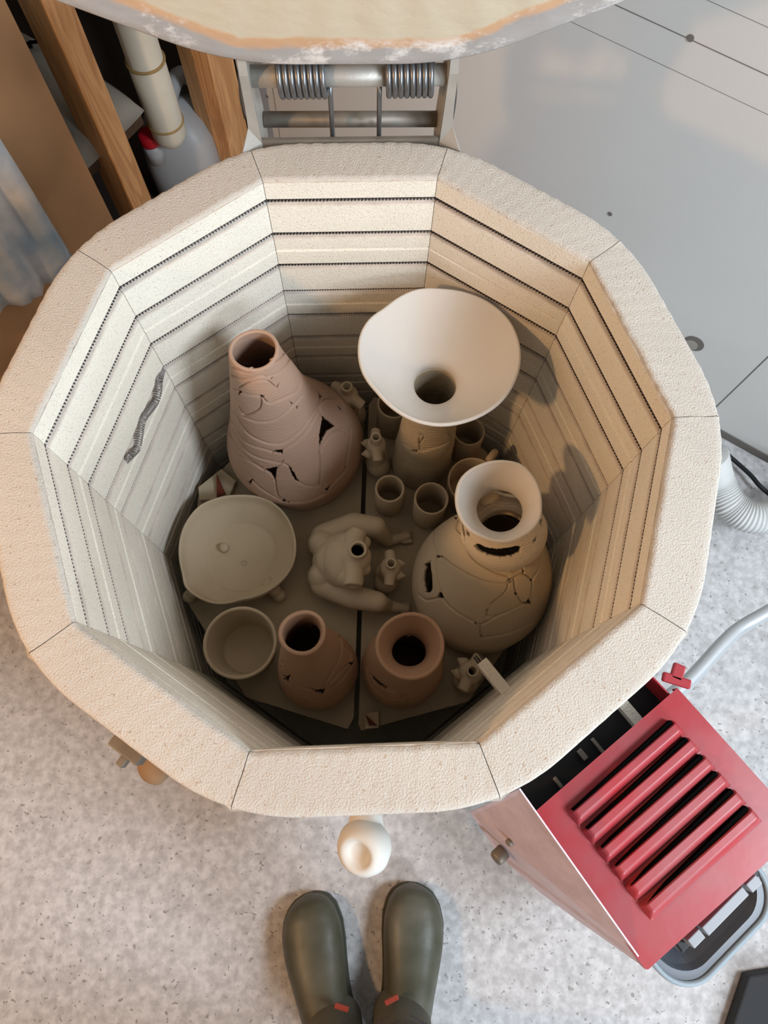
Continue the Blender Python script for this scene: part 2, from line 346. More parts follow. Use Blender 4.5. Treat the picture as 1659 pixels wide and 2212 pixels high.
jc = at(396, 318, -0.76)
jug = thing('plastic_jug', 'milky grey plastic jug with a red cap standing on the floor behind the pipe', 'jug', (jc[0], jc[1], FL))
def jrf(a, z): c, s_ = abs(math.cos(a)), abs(math.sin(a)); return 1/((c**3.4+s_**3.4)**(1/3.4))
lathe('jug_body', [(0.02,0),(0.078,0.0),(0.088,0.012),(0.090,0.11),(0.086,0.17),(0.070,0.205),(0.045,0.228),(0.022,0.24),(0.018,0.245),(0.001,0.246)], (jc[0], jc[1], FL+0.004), M['jug'], jug, n=56, rf=jrf)
jk = at(326, 308, FL+0.235)
lathe('neck', [(0.02,-0.05),(0.02,0.0),(0.001,0.001)], (jk[0], jk[1], FL+0.235), M['jug'], jug, n=28)
lathe('cap', [(0.022,0),(0.023,0.004),(0.023,0.022),(0.020,0.026),(0.001,0.027)], (jk[0], jk[1], FL+0.236), M['redcap'], jug, n=28)
hp = [(jc[0]+0.055, jc[1]+0.045, FL+0.17), (jc[0]+0.065, jc[1]+0.06, FL+0.235), (jc[0]+0.02, jc[1]+0.05, FL+0.270), (jk[0]+0.02, jk[1]+0.01, FL+0.235)]
tube('handle', spline(hp, 24), 0.019, M['jug'], jug)
# shelf and sack in the cavity
tag(boxes('wall_shelf', [(lp(0.43, -0.29, -0.52), (0.36, 0.48, 0.03), la)], M['dark_wood'], bevel=0.003), 'dark reddish wooden shelf board in the gap behind the studs', 'shelf')
sack = thing('paper_sack', 'pale sack with black printed marks lying on the dark shelf behind the studs', 'sack', lp(0.28, -0.25, -0.53))
V, F = [], []
def sackp(u, v): h = 0.085*(max(math.sin(PI*u),0)**0.35)*(max(math.sin(PI*v),0)**0.35)+0.004*math.sin(9*u+5*v)*math.sin(PI*u)*math.sin(PI*v); return lp(0.345+0.19*(u-0.5), -0.28-0.48*(v-0.5), -0.50+h)
for i in range(25):
    for j in range(41): V.append(sackp(i/24, j/40))
for i in range(24):
    for j in range(40): a = i*41+j; F.append([a, a+1, a+42, a+41])
sk = pydata('sack_body', V, F, M['sheet'], sack, smooth=True); md = sk.modifiers.new('s', 'SOLIDIFY'); md.thickness = 0.004
mk = []
for q in range(4):
    for e in (0.0, 0.35):
        p = Vector(at(44+11*q+e*8, 108-6*q-e*10, -0.410)); mk.append(((p.x, p.y, p.z), (0.020 if e == 0 else 0.006, 0.006 if e == 0 else 0.018, 0.002), la+0.9*(-1)**q))
boxes('printed_mark', mk, M['black'], sack)

# ================================================================== KILN
kiln = thing('kiln', 'open ten-sided electric kiln lined with cream firebrick, lid raised', 'kiln', (0, 0, FL))
AI, AO = 0.2972, 0.3515
c18 = math.cos(math.radians(18))
GZ = [0.0306, 0.0857, 0.1443, 0.1998, 0.2561, 0.3134, 0.3709, 0.4297, 0.4873, 0.545, 0.602]
JZ = [0.1145, 0.2285, 0.3425, 0.4575, 0.5735]
prof = [(0.0, 0.0)]
ev = sorted([(z, 'g') for z in GZ]+[(z, 'j') for z in JZ])
for z, k in ev:
    if k == 'g': prof += [(0.0, -z+0.0036), (0.0006, -z+0.003), (0.0085, -z+0.003), (0.0095, -z-0.0030), (0.0010, -z-0.0072), (0.0, -z-0.0085)]
    else: prof += [(0.0, -z+0.002), (0.0016, -z+0.0006), (0.0016, -z-0.0006), (-0.0007, -z-0.0025), (-0.0007, -z-0.012), (0, -z-0.013)]
prof += [(0.0, -0.70), (0.046, -0.70), (0.046, 0.0)]
V, F, MI = [], [], []; n = len(prof); nseg = 8
for s in range(10):
    az = math.radians(18+36*s); nn = np.array([math.cos(az), math.sin(az)]); tt = np.array([-nn[1], nn[0]]); base = len(V)
    for k in range(nseg+1):
        for o_, z in prof:
            a = AI+o_; half = a*math.tan(math.radians(18))-0.00035
            p = nn*a+tt*half*(2*k/nseg-1)
            chip = 0 if (o_ != 0.0) else 0.0
            p = p+nn*chip; V.append((p[0], p[1], z-0.003 if z == 0 else z))
    for k in range(nseg):
        for i in range(n):
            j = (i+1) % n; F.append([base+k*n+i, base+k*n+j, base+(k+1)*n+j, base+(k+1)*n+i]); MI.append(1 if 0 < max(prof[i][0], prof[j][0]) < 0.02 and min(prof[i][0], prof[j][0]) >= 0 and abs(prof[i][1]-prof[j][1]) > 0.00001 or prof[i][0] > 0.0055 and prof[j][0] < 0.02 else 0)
    F.append([base+i for i in range(n)]); F.append([base+nseg*n+i for i in range(n)][::-1]); MI += [0, 0]
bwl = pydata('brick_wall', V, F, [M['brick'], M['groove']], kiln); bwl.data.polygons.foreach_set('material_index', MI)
# rounded outer outline
RHO = 0.20
def outline(a_deg, ap=0.3515, rho=0.20):
    """point of the rounded decagon at azimuth a_deg"""
    k = round((a_deg-18)/36); az = 18+36*k; d = math.radians(a_deg-az)
    r = ap/math.cos(d); y = abs(r*math.sin(d)); half = (ap-rho)*math.tan(math.radians(18))
    if y > half:   # corner arc about the shrunken polygon's vertex
        vc = (ap-rho)/c18; va = 18-abs(math.degrees(d)); va = math.radians(va)
        r = vc*math.cos(va)+math.sqrt(max(rho**2-(vc*math.sin(va))**2, 0))
    return r
V, F = [], []
NK = 40; rp = [0, 0.02, 0.12, 0.25, 0.4, 0.55, 0.7, 0.85, 0.95, 0.985, 1.0]
for s in range(10):
    base = len(V); rows = []
    for k in range(NK+1):
        a = 36*s+36*k/NK; ar = math.radians(a); d = math.radians(a-(18+36*s)); ri = AI/math.cos(d)
        rag = 0.0005+float(rng.uniform(0,0.0009))+0.0004*math.sin(k*0.5+s); ri += max(rag, 0); ro = outline(a)
        g = (0.0003/ri)*(1 if k == 0 else -1 if k == NK else 0); ar += g
        col = []
        for t in rp:
            r = ri+(ro-ri)*t; z = 0.0004*math.sin(a*2.3+t*7)+0.0003*math.sin(a*5.1-t*13)
            if t == 0: z = -0.003
            if t == 0.985: z -= 0.001
            if t == 1: z -= 0.004
            col.append((r*math.cos(ar), r*math.sin(ar), z))
        col.append((ro*math.cos(ar), ro*math.sin(ar), -0.03)); col.append(((ro-0.006)*math.cos(ar), (ro-0.006)*math.sin(ar), -0.032))
        V += col
    n = len(rp)+2
    for k in range(NK):
        for i in range(n-1): F.append([base+k*n+i, base+k*n+i+1, base+(k+1)*n+i+1, base+(k+1)*n+i])
pydata('rim', V, F, M['coat'], kiln, smooth=True)
# jacket, floor, stand
def ringpoly(ap): return [(ap/c18*math.cos(math.radians(36*k)), ap/c18*math.sin(math.radians(36*k))) for k in range(10)]
V, F = [], []; O = ringpoly(0.3450); I = ringpoly(0.3435)
for P_, zz in ((O,-0.006),(O,-0.76),(I,-0.76),(I,-0.006)): V += [(x,y,zz) for x, y in P_]
for b in range(4):
    for i in range(10): j = (i+1) % 10; c = (b+1) % 4; F.append([b*10+i, b*10+j, c*10+j, c*10+i])
pydata('steel_jacket', V, F, M['steel'], kiln)
prism('floor_brick', ringpoly(0.343), -0.755, -0.70, M['brick'], kiln)
st = []
for k in range(5):
    a = math.radians(20+72*k); st.append(((0.28*math.cos(a), 0.28*math.sin(a), -0.82), (0.03, 0.004, 0.12), a))
for b in st: boxes('stand_leg', [b], M['dull_steel'], kiln)
a = np.linspace(0, 2*PI, 60, endpoint=False); tube('stand_ring', np.stack([0.285*np.cos(a), 0.285*np.sin(a), -0.764+0*a], 1), 0.008, M['dull_steel'], kiln, closed=True)
# heating elements
def groove_path(z, skip=None, step=0.0004, o=0.0042):
    pts = []
    for s in range(10):
        r = (AI+o)/c18; a0, a1 = math.radians(36*s), math.radians(36*s+36); p0 = np.array([r*math.cos(a0), r*math.sin(a0), -z]); p1 = np.array([r*math.cos(a1), r*math.sin(a1), -z])
        L_ = np.linalg.norm(p1-p0); m = int(L_/step); pts.append(p0+(p1-p0)*np.linspace(0, 1, m, endpoint=False)[:,None])
    return np.concatenate(pts)
def helix(P, rad, pitch):
    P = np.asarray(P); T = np.gradient(P, axis=0); L_ = np.linalg.norm(T, axis=1); s = np.cumsum(L_); T = T/(L_[:,None]+1e-12)
    up = np.array([0,0,1.0]); U = np.cross(T, up); U /= np.linalg.norm(U, axis=1)[:,None]+1e-9; B = np.cross(T, U)
    ph = 2*PI*s/pitch; return P+rad*(np.cos(ph)[:,None]*U+np.sin(ph)[:,None]*B)
def coil(name, P, rad, pitch, wire, m, parent, k=4):
    return tube(name, helix(P, rad, pitch), wire, m, parent, k=k, smooth=True)
for gi, z in enumerate(GZ):
    rad, pitch, st_ = (0.0034, 0.0040, 0.00055) if gi < 3 else (0.0027, 0.0035, 0.0005) if gi < 5 else (0.0022, 0.0036, 0.0006)
    if gi > 8: continue
    P = groove_path(z, step=st_)
    if gi == 3:
        az = math.radians(162); nn = np.array([math.cos(az), math.sin(az)])
        onside = (P[:,0]*nn[0]+P[:,1]*nn[1] > AI+0.0038); idx = np.where(onside)[0]
        tt = np.array([-nn[1], nn[0]]); tv = P[:,:2] @ tt
        cut = onside & (tv > -0.085) & (tv < 0.035)
        before = P[:np.where(cut)[0][0]]; after = P[np.where(cut)[0][-1]:]
        coil('heating_element', before, rad, pitch, 0.0006, M['coil'], kiln)
        coil('heating_element', after, rad, pitch, 0.0006, M['coil'], kiln)
    else: coil('heating_element', P, rad, pitch, 0.0009 if gi < 3 else 0.0006 if gi < 5 else 0.0005, M['coil'], kiln)
sagp = [(349,800),(344,822),(342,845),(338,864),(326,882),(311,902),(304,925),(300,950),(296,968),(284,982),(270,996)]
az = math.radians(162)
SP = [on_plane(x, y, math.cos(az), math.sin(az), AI-0.0045) for x, y in sagp]
SP[0] = on_plane(349, 800, math.cos(az), math.sin(az), AI+0.004); SP[-1] = on_plane(270, 996, math.cos(az), math.sin(az), AI+0.004)
sg = coil('heating_element', spline(SP, 1500), 0.0042, 0.0030, 0.0007, M['sagcoil'], kiln, k=5); sg['label'] = 'stretched grey coil sagging out of its groove'
# kiln sitter tube in the wall
az54 = math.radians(-54); n54 = np.array([math.cos(az54), math.sin(az54)]); t54 = np.array([-n54[1], n54[0]])
zs = -0.279; sp = on_plane(1090, 1492, n54[0], n54[1], AI); ts = float(sp[:2] @ t54)
def B(n_, t_, z): p = n54*n_+t54*t_; return (float(p[0]), float(p[1]), z)
zs = sp[2]
sit = boxes('kiln_sitter_tube', [(B(AI-0.022, ts, zs), (0.048, 0.015, 0.013), az54), (B(AI-0.030, ts, zs+0.0001), (0.0008, 0.0154, 0.0134), az54)], M['brick'], kiln, bevel=0.0005)
tube('sensing_rod', None, None, M['coil'], kiln, k=8, many=[([B(AI-0.045, ts+d, zs+e), B(AI-0.056, ts+d, zs+e)], 0.0012) for d, e in ((-0.004,0.001),(0.004,0.001),(0.0,-0.003))])
# peephole plugs
def plug(azd, px, py, r, lab, out=0.0, z=None):
    pass
pp = at(325, 1665, -0.10)
pl = lathe('peephole_plug', [(0.001,0.0),(0.014,0.0),(0.0165,0.003),(0.0165,0.010),(0.012,0.014),(0.010,0.05),(0.001,0.05)], (pp[0], pp[1], -0.10), M['plug'], kiln, n=36, axis=(-pp[0]*0.9, -pp[1]*0.9, -0.55))
pk = at(272, 1628, -0.06); q = math.atan2(pk[1], pk[0])
boxes('latch', [((pk[0]*0.985, pk[1]*0.985, -0.06), (0.014, 0.034, 0.02), math.radians(-126)), ((pk[0]*1.02, pk[1]*1.02, -0.07), (0.012, 0.008, 0.012), math.radians(-126))], M['dull_steel'], kiln, bevel=0.0015)
kc = at(785, 1832, -0.55)
kn = lathe('ceramic_knob', [(0.001,0.012),(0.012,0.012),(0.017,0.016),(0.022,0.0225),(0.029,0.0225),(0.038,0.014),(0.0425,0.0),(0.039,-0.018),(0.028,-0.034),(0.016,-0.042),(0.001,-0.046)], (kc[0], kc[1], -0.55), M['knob'], kiln, n=56, axis=(-0.42,-0.30,0.85))
kn['label'] = 'white rounded ceramic knob with a dished face'
tube('knob_neck', [(kc[0]+0.004, kc[1]+0.02, -0.56), (kc[0]+0.005, kc[1]+0.05, -0.57), (kc[0]+0.005, -0.345, -0.57)], [0.030, 0.024, 0.028], M['knob'], kiln, k=24)
# lid
x0, y0, z0, th, ro = 0.003, 0.342, 0.101, 0.372, -0.009
def lidp(u, w, d=0.0):
    U = u*math.cos(ro)-w*math.sin(ro); Wd = u*math.sin(ro)+w*math.cos(ro)
    return (x0+U, y0-(Wd+0.35)*math.sin(th)+d*math.cos(th), z0+(Wd+0.35)*math.cos(th)+d*math.sin(th))
NA = 360; rows = [(0.0,0),(0.25,0),(0.5,0),(0.7,0),(0.8,0),(0.84,0),(0.88,0),(0.92,0),(0.96,0),(0.988,0.0006),(1.003,0.003),(1.0,0.055),(0.99,0.06),(0.6,0.06),(0.0,0.06)]
V, F, AT = [], [], []
for t, d in rows:
    for k in range(NA):
        a = 360*k/NA+18; r = outline(a)*max(t, 0.002); ar = math.radians(a); u, w = r*math.cos(ar), r*math.sin(ar)
        V.append(lidp(u, w, d+0.0004*math.sin(a*0.7)*(d == 0)))
        AT.append(max((u*math.cos(math.radians(18+36*s))+w*math.sin(math.radians(18+36*s))) for s in range(10)))
for i in range(len(rows)-1):
    for k in range(NA): F.append([i*NA+k, i*NA+(k+1)%NA, (i+1)*NA+(k+1)%NA, (i+1)*NA+k])
lid = pydata('lid', V, F, M['lid'], kiln, smooth=True, fix=True)
at_ = lid.data.attributes.new('apo', 'FLOAT', 'POINT'); at_.data.foreach_set('value', AT)
# lid steel band and handle at the top (seen only from the side)
V, F = [], []
for d, e in ((0.012,0.0),(0.062,0.0),(0.062,0.0015),(0.012,0.0015)):
    for k in range(NA):
        a = 360*k/NA+18; r = outline(a)+0.0005+e; ar = math.radians(a); V.append(lidp(r*math.cos(ar), r*math.sin(ar), d))
for b in range(4):
    for k in range(NA): c = (b+1) % 4; F.append([b*NA+k, b*NA+(k+1)%NA, c*NA+(k+1)%NA, c*NA+k])
pydata('lid_band', V, F, M['steel'], kiln)
# hinge frame: two curved side plates with flange, rod, springs, crossbar
rod_y, rod_z = 0.362, 0.074
xl, xr = -0.1035, 0.0985
rodL = at(548, 161, 0.078)
for side, x in ((-1, at(541,161,0.078)[0]), (1, at(966,161,0.078)[0])):
    yz = [(0.350,-0.045),(0.395,-0.045),(0.402,-0.01),(0.400,0.03),(0.392,0.07),(0.380,0.115),(0.352,0.125),(0.345,0.09),(0.352,0.05),(0.356,0.0)]
    V = []
    def xx(y, z): return x+side*(-0.002)*(z < 0.02)
    for e in (0, 0.0025): V += [(xx(y,z)+side*e, y, z) for y, z in yz]
    m_ = len(yz); F = [list(range(m_))[::-1], list(range(m_, 2*m_))]+[[i,(i+1)%m_,m_+(i+1)%m_,m_+i] for i in range(m_)]
    pydata('hinge_plate', V, F, M['steel'], kiln)
    # outward flange along the front edge, splaying onto the jacket
    V = []; fl = [(0.350,-0.045,0.085),(0.352,-0.012,0.060),(0.353,-0.002,0.022),(0.352,0.02,0.012),(0.350,0.05,0.010),(0.345,0.09,0.009),(0.350,0.125,0.008)]
    for y, z, w_ in fl: yy = y-0.0 if w_ < 0.02 else y-0.0; V += [(x, y, z), (x+side*w_, y-(0.045 if w_ > 0.05 else 0.018 if w_ > 0.02 else 0.0)*0.75, z)]
    F = [[2*i,2*i+1,2*i+3,2*i+2] for i in range(len(fl)-1)]
    fo = pydata('hinge_flange', V, F, M['steel'], kiln); md = fo.modifiers.new('s','SOLIDIFY'); md.thickness = 0.002
xa, xb = at(541,161,0.078)[0], at(966,161,0.078)[0]
tube('hinge_rod', [(xa,rod_y,rod_z),(xb,rod_y,rod_z)], 0.0105, M['steel'], kiln, k=24)
cb0, cb1 = at(565, 258, -0.002), at(943, 257, -0.002)
tube('crossbar', [(xa+0.002, cb0[1], -0.002), (xb-0.002, cb1[1], -0.002)], 0.0085, M['dull_steel'], kiln, k=20)
boxes('hinge_base', [((0, 0.3535, -0.012), (xb-xa, 0.004, 0.03), 0)], M['dull_steel'], kiln)
def spr(px0, px1, endpx):
    xs, xe = at(px0,161,0.078)[0], at(px1,161,0.078)[0]; nt_ = 8; nn_ = nt_*24; t = np.linspace(0, 1, nn_)
    hx = xs+(xe-xs)*t; ph = 2*PI*nt_*t+PI*0.5; R_ = 0.0185
    P = np.stack([hx, rod_y+R_*np.cos(ph)-0.0, rod_z+0.0+R_*np.sin(ph)], 1)
    tail = at(endpx[0], endpx[1], -0.01); e = P[-1] if abs(xe-tail[0]) < abs(xs-tail[0]) else P[0]
    o = tube('lid_spring', P, 0.0031, M['spring'], kiln, k=10)
    ex = at(endpx[0], 306, -0.002)[0]
    tube('spring_rod', [(ex, rod_y+0.004, rod_z-0.012), (ex, rod_y+0.004, 0.045), (ex, 0.358, -0.006)], 0.0028, M['spring'], kiln, k=10)
for sgn, pxs in ((-1, ((517,138),(518,170),(522,215),(531,256))), (1, ((985,138),(984,170),(982,215),(976,256)))):
    zz = (0.092, 0.070, 0.040, 0.014); Pq = spline([at(x, y, z) for (x, y), z in zip(pxs, zz)], 20)
    V, F = [], []
    for p in Pq: V += [(p[0], p[1]-0.001, p[2]), (p[0]+sgn*0.002, p[1]-0.001, p[2]), (p[0]+sgn*0.002, p[1]+0.02, p[2]), (p[0], p[1]+0.02, p[2])]
    for q in range(19): F += [[4*q+e, 4*q+(e+1)%4, 4*q+4+(e+1)%4, 4*q+4+e] for e in range(4)]
    F += [[0,1,2,3][::-1], [76,77,78,79]]
    pydata('lid_arm', V, F, M['spring'], kiln)
spr(602, 708, (719, 300)); spr(836, 940, (819, 300))

# control box -------------------------------------------------------------
zt = -0.12
cb = bpy.data.objects.new('control_box', None); COL.objects.link(cb); cb.location = B(0.47, 0.008, zt); put(cb, kiln)
def local(o): o.parent = cb; o.matrix_parent_inverse = (Matrix.Translation(-Vector(cb.location))); return o
q00, q01, q10, q11 = at(1149,1759,zt), at(1461,1488,zt), at(1397,2092,zt), at(1732,1789,zt)
def Q(u, v, dz=0.0):   # u outwards 0..1, v across 0..1
    p = (q00*(1-u)+q10*u)*(1-v)+(q01*(1-u)+q11*u)*v; return np.array([p[0], p[1], zt+dz])
# louvred top panel: displaced grid
NU, NV_ = 260, 150
lou = [(0.075+0.118*i) for i in range(7)]
lo_v = [(1210,1755,1450,1555)]
# six louvre slots (start u, height profile)
lou_u = [0.11, 0.235, 0.36, 0.48, 0.605, 0.725]
V, F = [], []
def hgt(u, v):
    h = 0
    for uu in lou_u:
        w = 0.112; x = (u-uu)/w
        if 0 <= x <= 1.0:
            e = min(1, max(0, (v-0.15)/0.03))*min(1, max(0, (0.87-v)/0.03)); e = math.sqrt(max(0, 1-(1-e)**2))
            # rises slowly from the far side and drops at the near-kiln side
            if x < 0.10: hh = 0
            elif x < 0.16: hh = (x-0.10)/0.06
            elif x < 0.5: hh = 1
            else: hh = math.cos((x-0.5)/0.5*PI/2)
            h = 0.0105*hh*e
    return h
for i in range(NU+1):
    for j in range(NV_+1): u, v = i/NU, j/NV_; p = Q(u, v, hgt(u, v)); V.append(tuple(p))
for i in range(NU):
    for j in range(NV_): a_ = i*(NV_+1)+j; F.append([a_, a_+1, a_+NV_+2, a_+NV_+1])
me_ = pydata('louvred_panel', V, F, M['red'], None, smooth=False); local(me_)
sl = []
for uu in lou_u:
    a_, b_ = Q(uu+0.012, 0.17), Q(uu+0.012, 0.85); mid = (a_+b_)/2; sl.append(((mid[0], mid[1], zt+0.0035), (0.004, np.linalg.norm(b_-a_), 0.0085), az54))
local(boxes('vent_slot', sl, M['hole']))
V = [tuple(Q(0,0)), tuple(Q(0,1)), tuple(Q(1,1)), tuple(Q(1,0))]
# lip around the panel
def strip(a_, b_, h, m, name, th_=0.0015):
    a_, b_ = Vector(a_), Vector(b_); d = (b_-a_); nrm = Vector((d.y, -d.x, 0)).normalized()*th_
    q = [a_, b_, b_+nrm, a_+nrm]; lo = [p+Vector((0,0,-h)) for p in q]; return local(hexa(name, lo, q, m))
strip(Q(0,0), Q(1,0), 0.012, M['red'], 'panel_lip'); strip(Q(1,0), Q(1,1), 0.012, M['red'], 'panel_lip'); strip(Q(1,1), Q(0,1), 0.012, M['red'], 'panel_lip')
# flared side, front and far side
sideA = [B(0.356,-0.088,-0.055), tuple(Q(1,0,-0.004)), on_plane(1387,2086,*n54,0.556), on_plane(1250,1990,*n54,0.53), on_plane(1165,1927,*n54,0.50), on_plane(1080,1850,*n54,0.445), on_plane(1015,1755,*n54,0.368)]
sideA = [Vector(p) for p in sideA]; sideA[2].z -= 0.0
inn = Vector((t54[0], t54[1], 0))*0.0015
V = [tuple(p) for p in sideA]+[tuple(p+inn) for p in sideA]; m_ = len(sideA)
F = [list(range(m_))[::-1], list(range(m_,2*m_))]+[[i,(i+1)%m_,m_+(i+1)%m_,m_+i] for i in range(m_)]
sd = local(pydata('side_panel', V, F, M['redside'])); sd['label'] = 'red side panel with glare painted in as pink'
V = [B(0.372,0.104,-0.122), tuple(Q(1,1,-0.004)), B(0.54,0.104,-0.30), B(0.40,0.10,-0.38), B(0.360,0.10,-0.25)]; inn2 = -inn
V = V+[tuple(Vector(p)+inn2) for p in V]; F = [[0,1,2,3,4],[9,8,7,6,5]]+[[i,(i+1)%5,5+(i+1)%5,5+i] for i in range(5)]
local(pydata('side_panel', V, F, M['red']))
fr = [Vector(Q(1,0,-0.010)), Vector(Q(1,1,-0.010)), Vector(B(0.54,0.104,-0.30)), Vector(B(0.53,-0.10,-0.24))]
local(hexa('front_panel', fr, [p-Vector((n54[0],n54[1],0))*0.003 for p in fr], M['red']))
# dark inside and terminals seen in the gap to the jacket
local(hexa('inner_box', [B(0.350,-0.082,-0.30),B(0.350,0.106,-0.30),B(0.50,0.106,-0.30),B(0.50,-0.082,-0.30)], [B(0.350,-0.082,-0.155),B(0.350,0.106,-0.155),B(0.50,0.106,-0.155),B(0.50,-0.082,-0.155)], M['black']))
for (px_, py_, sz) in ((1362,1543,(0.034,0.012,0.012)), (1292,1612,(0.02,0.004,0.003)), (1258,1630,(0.012,0.006,0.004)), (1205,1690,(0.012,0.004,0.004))):
    p = at(px_, py_, -0.150); local(boxes('terminal', [((p[0],p[1],-0.150), sz, az54)], M['brick' if sz[0] > 0.03 else 'dull_steel'], bevel=0.0008))
rm = at(1466, 1452, -0.115)
local(boxes('red_bracket', [((rm[0], rm[1], -0.118), (0.013, 0.018, 0.006), az54+0.5), (tuple(at(1461,1470,-0.118)), (0.030,0.010,0.006), az54+0.6)], M['red'], bevel=0.002))
b0 = at(1455, 1478, -0.118)
# grey buttons on the lower front
for (x1,y1),(x2,y2) in (((1479,2032),(1503,2008)), ((1508,2003),(1597,1920)), ((1603,1914),(1624,1893))):
    p, q_ = at(x1,y1,-0.19), at(x2,y2,-0.19); mid = (p+q_)/2; Ln = np.linalg.norm(q_-p); local(boxes('grey_tab', [((mid[0],mid[1],-0.19),(0.010,Ln,0.03),az54)], M['ledge'], bevel=0.001))
p, q_ = at(1470,2040,-0.20), at(1632,1893,-0.20); mid = (p+q_)/2; local(boxes('front_ledge', [((mid[0]-n54[0]*0.022,mid[1]-n54[1]*0.022,-0.205),(0.05,np.linalg.norm(q_-p)+0.01,0.02),az54)], M['black'], bevel=0.002))
# bolts on the side
for k_, (px_, py_, r_) in enumerate(((1108,1812,0.004),(1089,1838,0.0085))):
    p = Vector(on_plane(px_, py_, *n54, 0.41 if k_ == 0 else 0.425)); lathe_o = lathe('bolt', [(r_*0.2,0),(r_,0),(r_,0.006 if k_ == 0 else 0.012),(r_*0.85,0.008 if k_ == 0 else 0.014),(0.0005,0.008 if k_ == 0 else 0.014)], tuple(p), M['dull_steel'], None, n=20, axis=(-t54[0],-t54[1],0.2)); local(lathe_o)

# bin, hose, conduit, cable, mat ------------------------------------------
bc = (0.605, 0.062); zr = -0.50
def rrect(cx, cy, hx, hy, r, n=10):
    P = []
    for sx, sy, a0 in ((1,1,0),(-1,1,90),(-1,-1,180),(1,-1,270)):
        for k in range(n+1): a = math.radians(a0+90*k/n); P.append((cx+sx*(hx-r)+r*math.cos(a), cy+sy*(hy-r)+r*math.sin(a)))
    return P
binr = thing('waste_bin', 'dark grey plastic tub with a pale rim under the red control box', 'bin', (*B(0.64,0.062,FL)[:2], FL))
def rr_loft(name, layers, m, parent):
    V, F = [], []; n = None
    for (hx, hy, r, z) in layers:
        P = rrect(0.645, 0.067, hx, hy, r); n = len(P); V += [B(x, y, z) for x, y in P]
    for i in range(len(layers)-1):
        for k in range(n): F.append([i*n+k, i*n+(k+1)%n, (i+1)*n+(k+1)%n, (i+1)*n+k])
    F.append(list(range(n))[::-1]); F.append([(len(layers)-1)*n+k for k in range(n)])
    return pydata(name, V, F, m, parent)
rr_loft('bin_body', [(0.10,0.07,0.04,FL),(0.125,0.095,0.05,zr-0.03),(0.132,0.100,0.05,zr-0.004),(0.122,0.092,0.048,zr-0.004),(0.118,0.088,0.045,zr-0.02),(0.105,0.078,0.04,zr-0.05),(0.09,0.06,0.035,FL+0.05)], M['bin'], binr)
P = np.array([B(x, y, zr-0.002) for x, y in rrect(0.645,0.067,0.135,0.103,0.052)]); tube('bin_rim', P, 0.004, M['binrim'], binr, k=10, closed=True)
hz = -0.80
hs = [at(1535,985,-0.72), at(1550,1040,-0.78), at(1580,1092,hz), at(1630,1118,hz), at(1700,1105,hz), at(1800,1060,hz), at(1900,1000,hz)]
P = spline(hs, 260); rr = 0.034+0.0022*np.sin(np.arange(260)*2*PI/5)
tag(tube('vent_hose', P, rr, M['hose'], k=28), 'fat white ribbed vent hose curving away beside the grey wall', 'hose')
cs = [at(1395,1540,-0.40), at(1480,1478,-0.42), at(1560,1392,-0.44), at(1600,1356,-0.45), at(1659,1322,-0.45), at(1760,1262,-0.46), at(1900,1190,-0.46)]
tag(tube('steel_conduit', spline(cs, 60), 0.0105, M['conduit'], k=20), 'silver conduit running from the red control box to the right', 'conduit')
tag(tube('power_cable', spline([at(1545,960,FL+0.05), at(1575,985,FL+0.03), at(1620,1025,FL+0.03), at(1655,1062,FL+0.03), at(1750,1130,FL+0.006)], 40), 0.005, M['black'], k=10), 'thin black cable lying on the floor beside the white hose', 'cable')
mt_ = [at(1618,2108,FL+0.03), at(1760,2085,FL+0.03), at(1800,2400,FL+0.03), at(1545,2330,FL+0.03)]
tag(prism('rubber_mat', [(p[0],p[1]) for p in mt_], FL+0.0005, FL+0.03, M['mat'], bevel=0.004), 'charcoal rubber slab on the floor in the lower right corner', 'mat')

# ================================================================== SHELVES
ZS = -0.48
sa_ = [-93,-129,-165,159,123,87,51,15,-21,-57]; RS = 0.288
pts = {a: (RS*math.cos(math.radians(a)), RS*math.sin(math.radians(a))) for a in sa_}
g0, g1 = np.array([-0.0163,-0.28]), np.array([0.0163,0.284])
gd = (g1-g0)/np.linalg.norm(g1-g0); gn = np.array([-gd[1], gd[0]])
def gp(s, off): p = g0+gd*s+gn*off; return (float(p[0]), float(p[1]))
Lh = float(np.linalg.norm(g1-g0))
left = [gp(0.02,0.0036), gp(0.004,0.012), pts[-129], pts[-165], pts[159], pts[123], gp(Lh-0.004,0.012), gp(Lh-0.02,0.0036)]
right = [gp(Lh-0.02,-0.0036), gp(Lh-0.004,-0.012), pts[51], pts[15], pts[-21], pts[-57], gp(0.002,-0.008), gp(0.012,-0.0036)]
s1o = prism('kiln_shelf', left, ZS-0.016, ZS, M['shelf'], bevel=0.0012); tag(s1o, 'left half of the tan kiln shelf inside the kiln, under the big pinkish vase', 'shelf', 'half shelves in the kiln')
s2o = prism('kiln_shelf', right, ZS-0.016, ZS, M['shelf'], bevel=0.0012); tag(s2o, 'right half of the tan kiln shelf inside the kiln, under the funnel vases', 'shelf', 'half shelves in the kiln')
for k, (x, y) in enumerate(((-0.20,0.10),(-0.20,-0.10),(-0.05,0.0),(0.20,0.12),(0.20,-0.12),(0.05,0.0))):
    o = lathe('kiln_post', [(0.005,0),(0.018,0),(0.018,0.2035),(0.005,0.2035)], (x, y, -0.6998), M['brick'], n=6, smooth=False)
    tag(o, 'cream ceramic post hidden under the kiln shelf', 'post', 'posts under the kiln shelf')

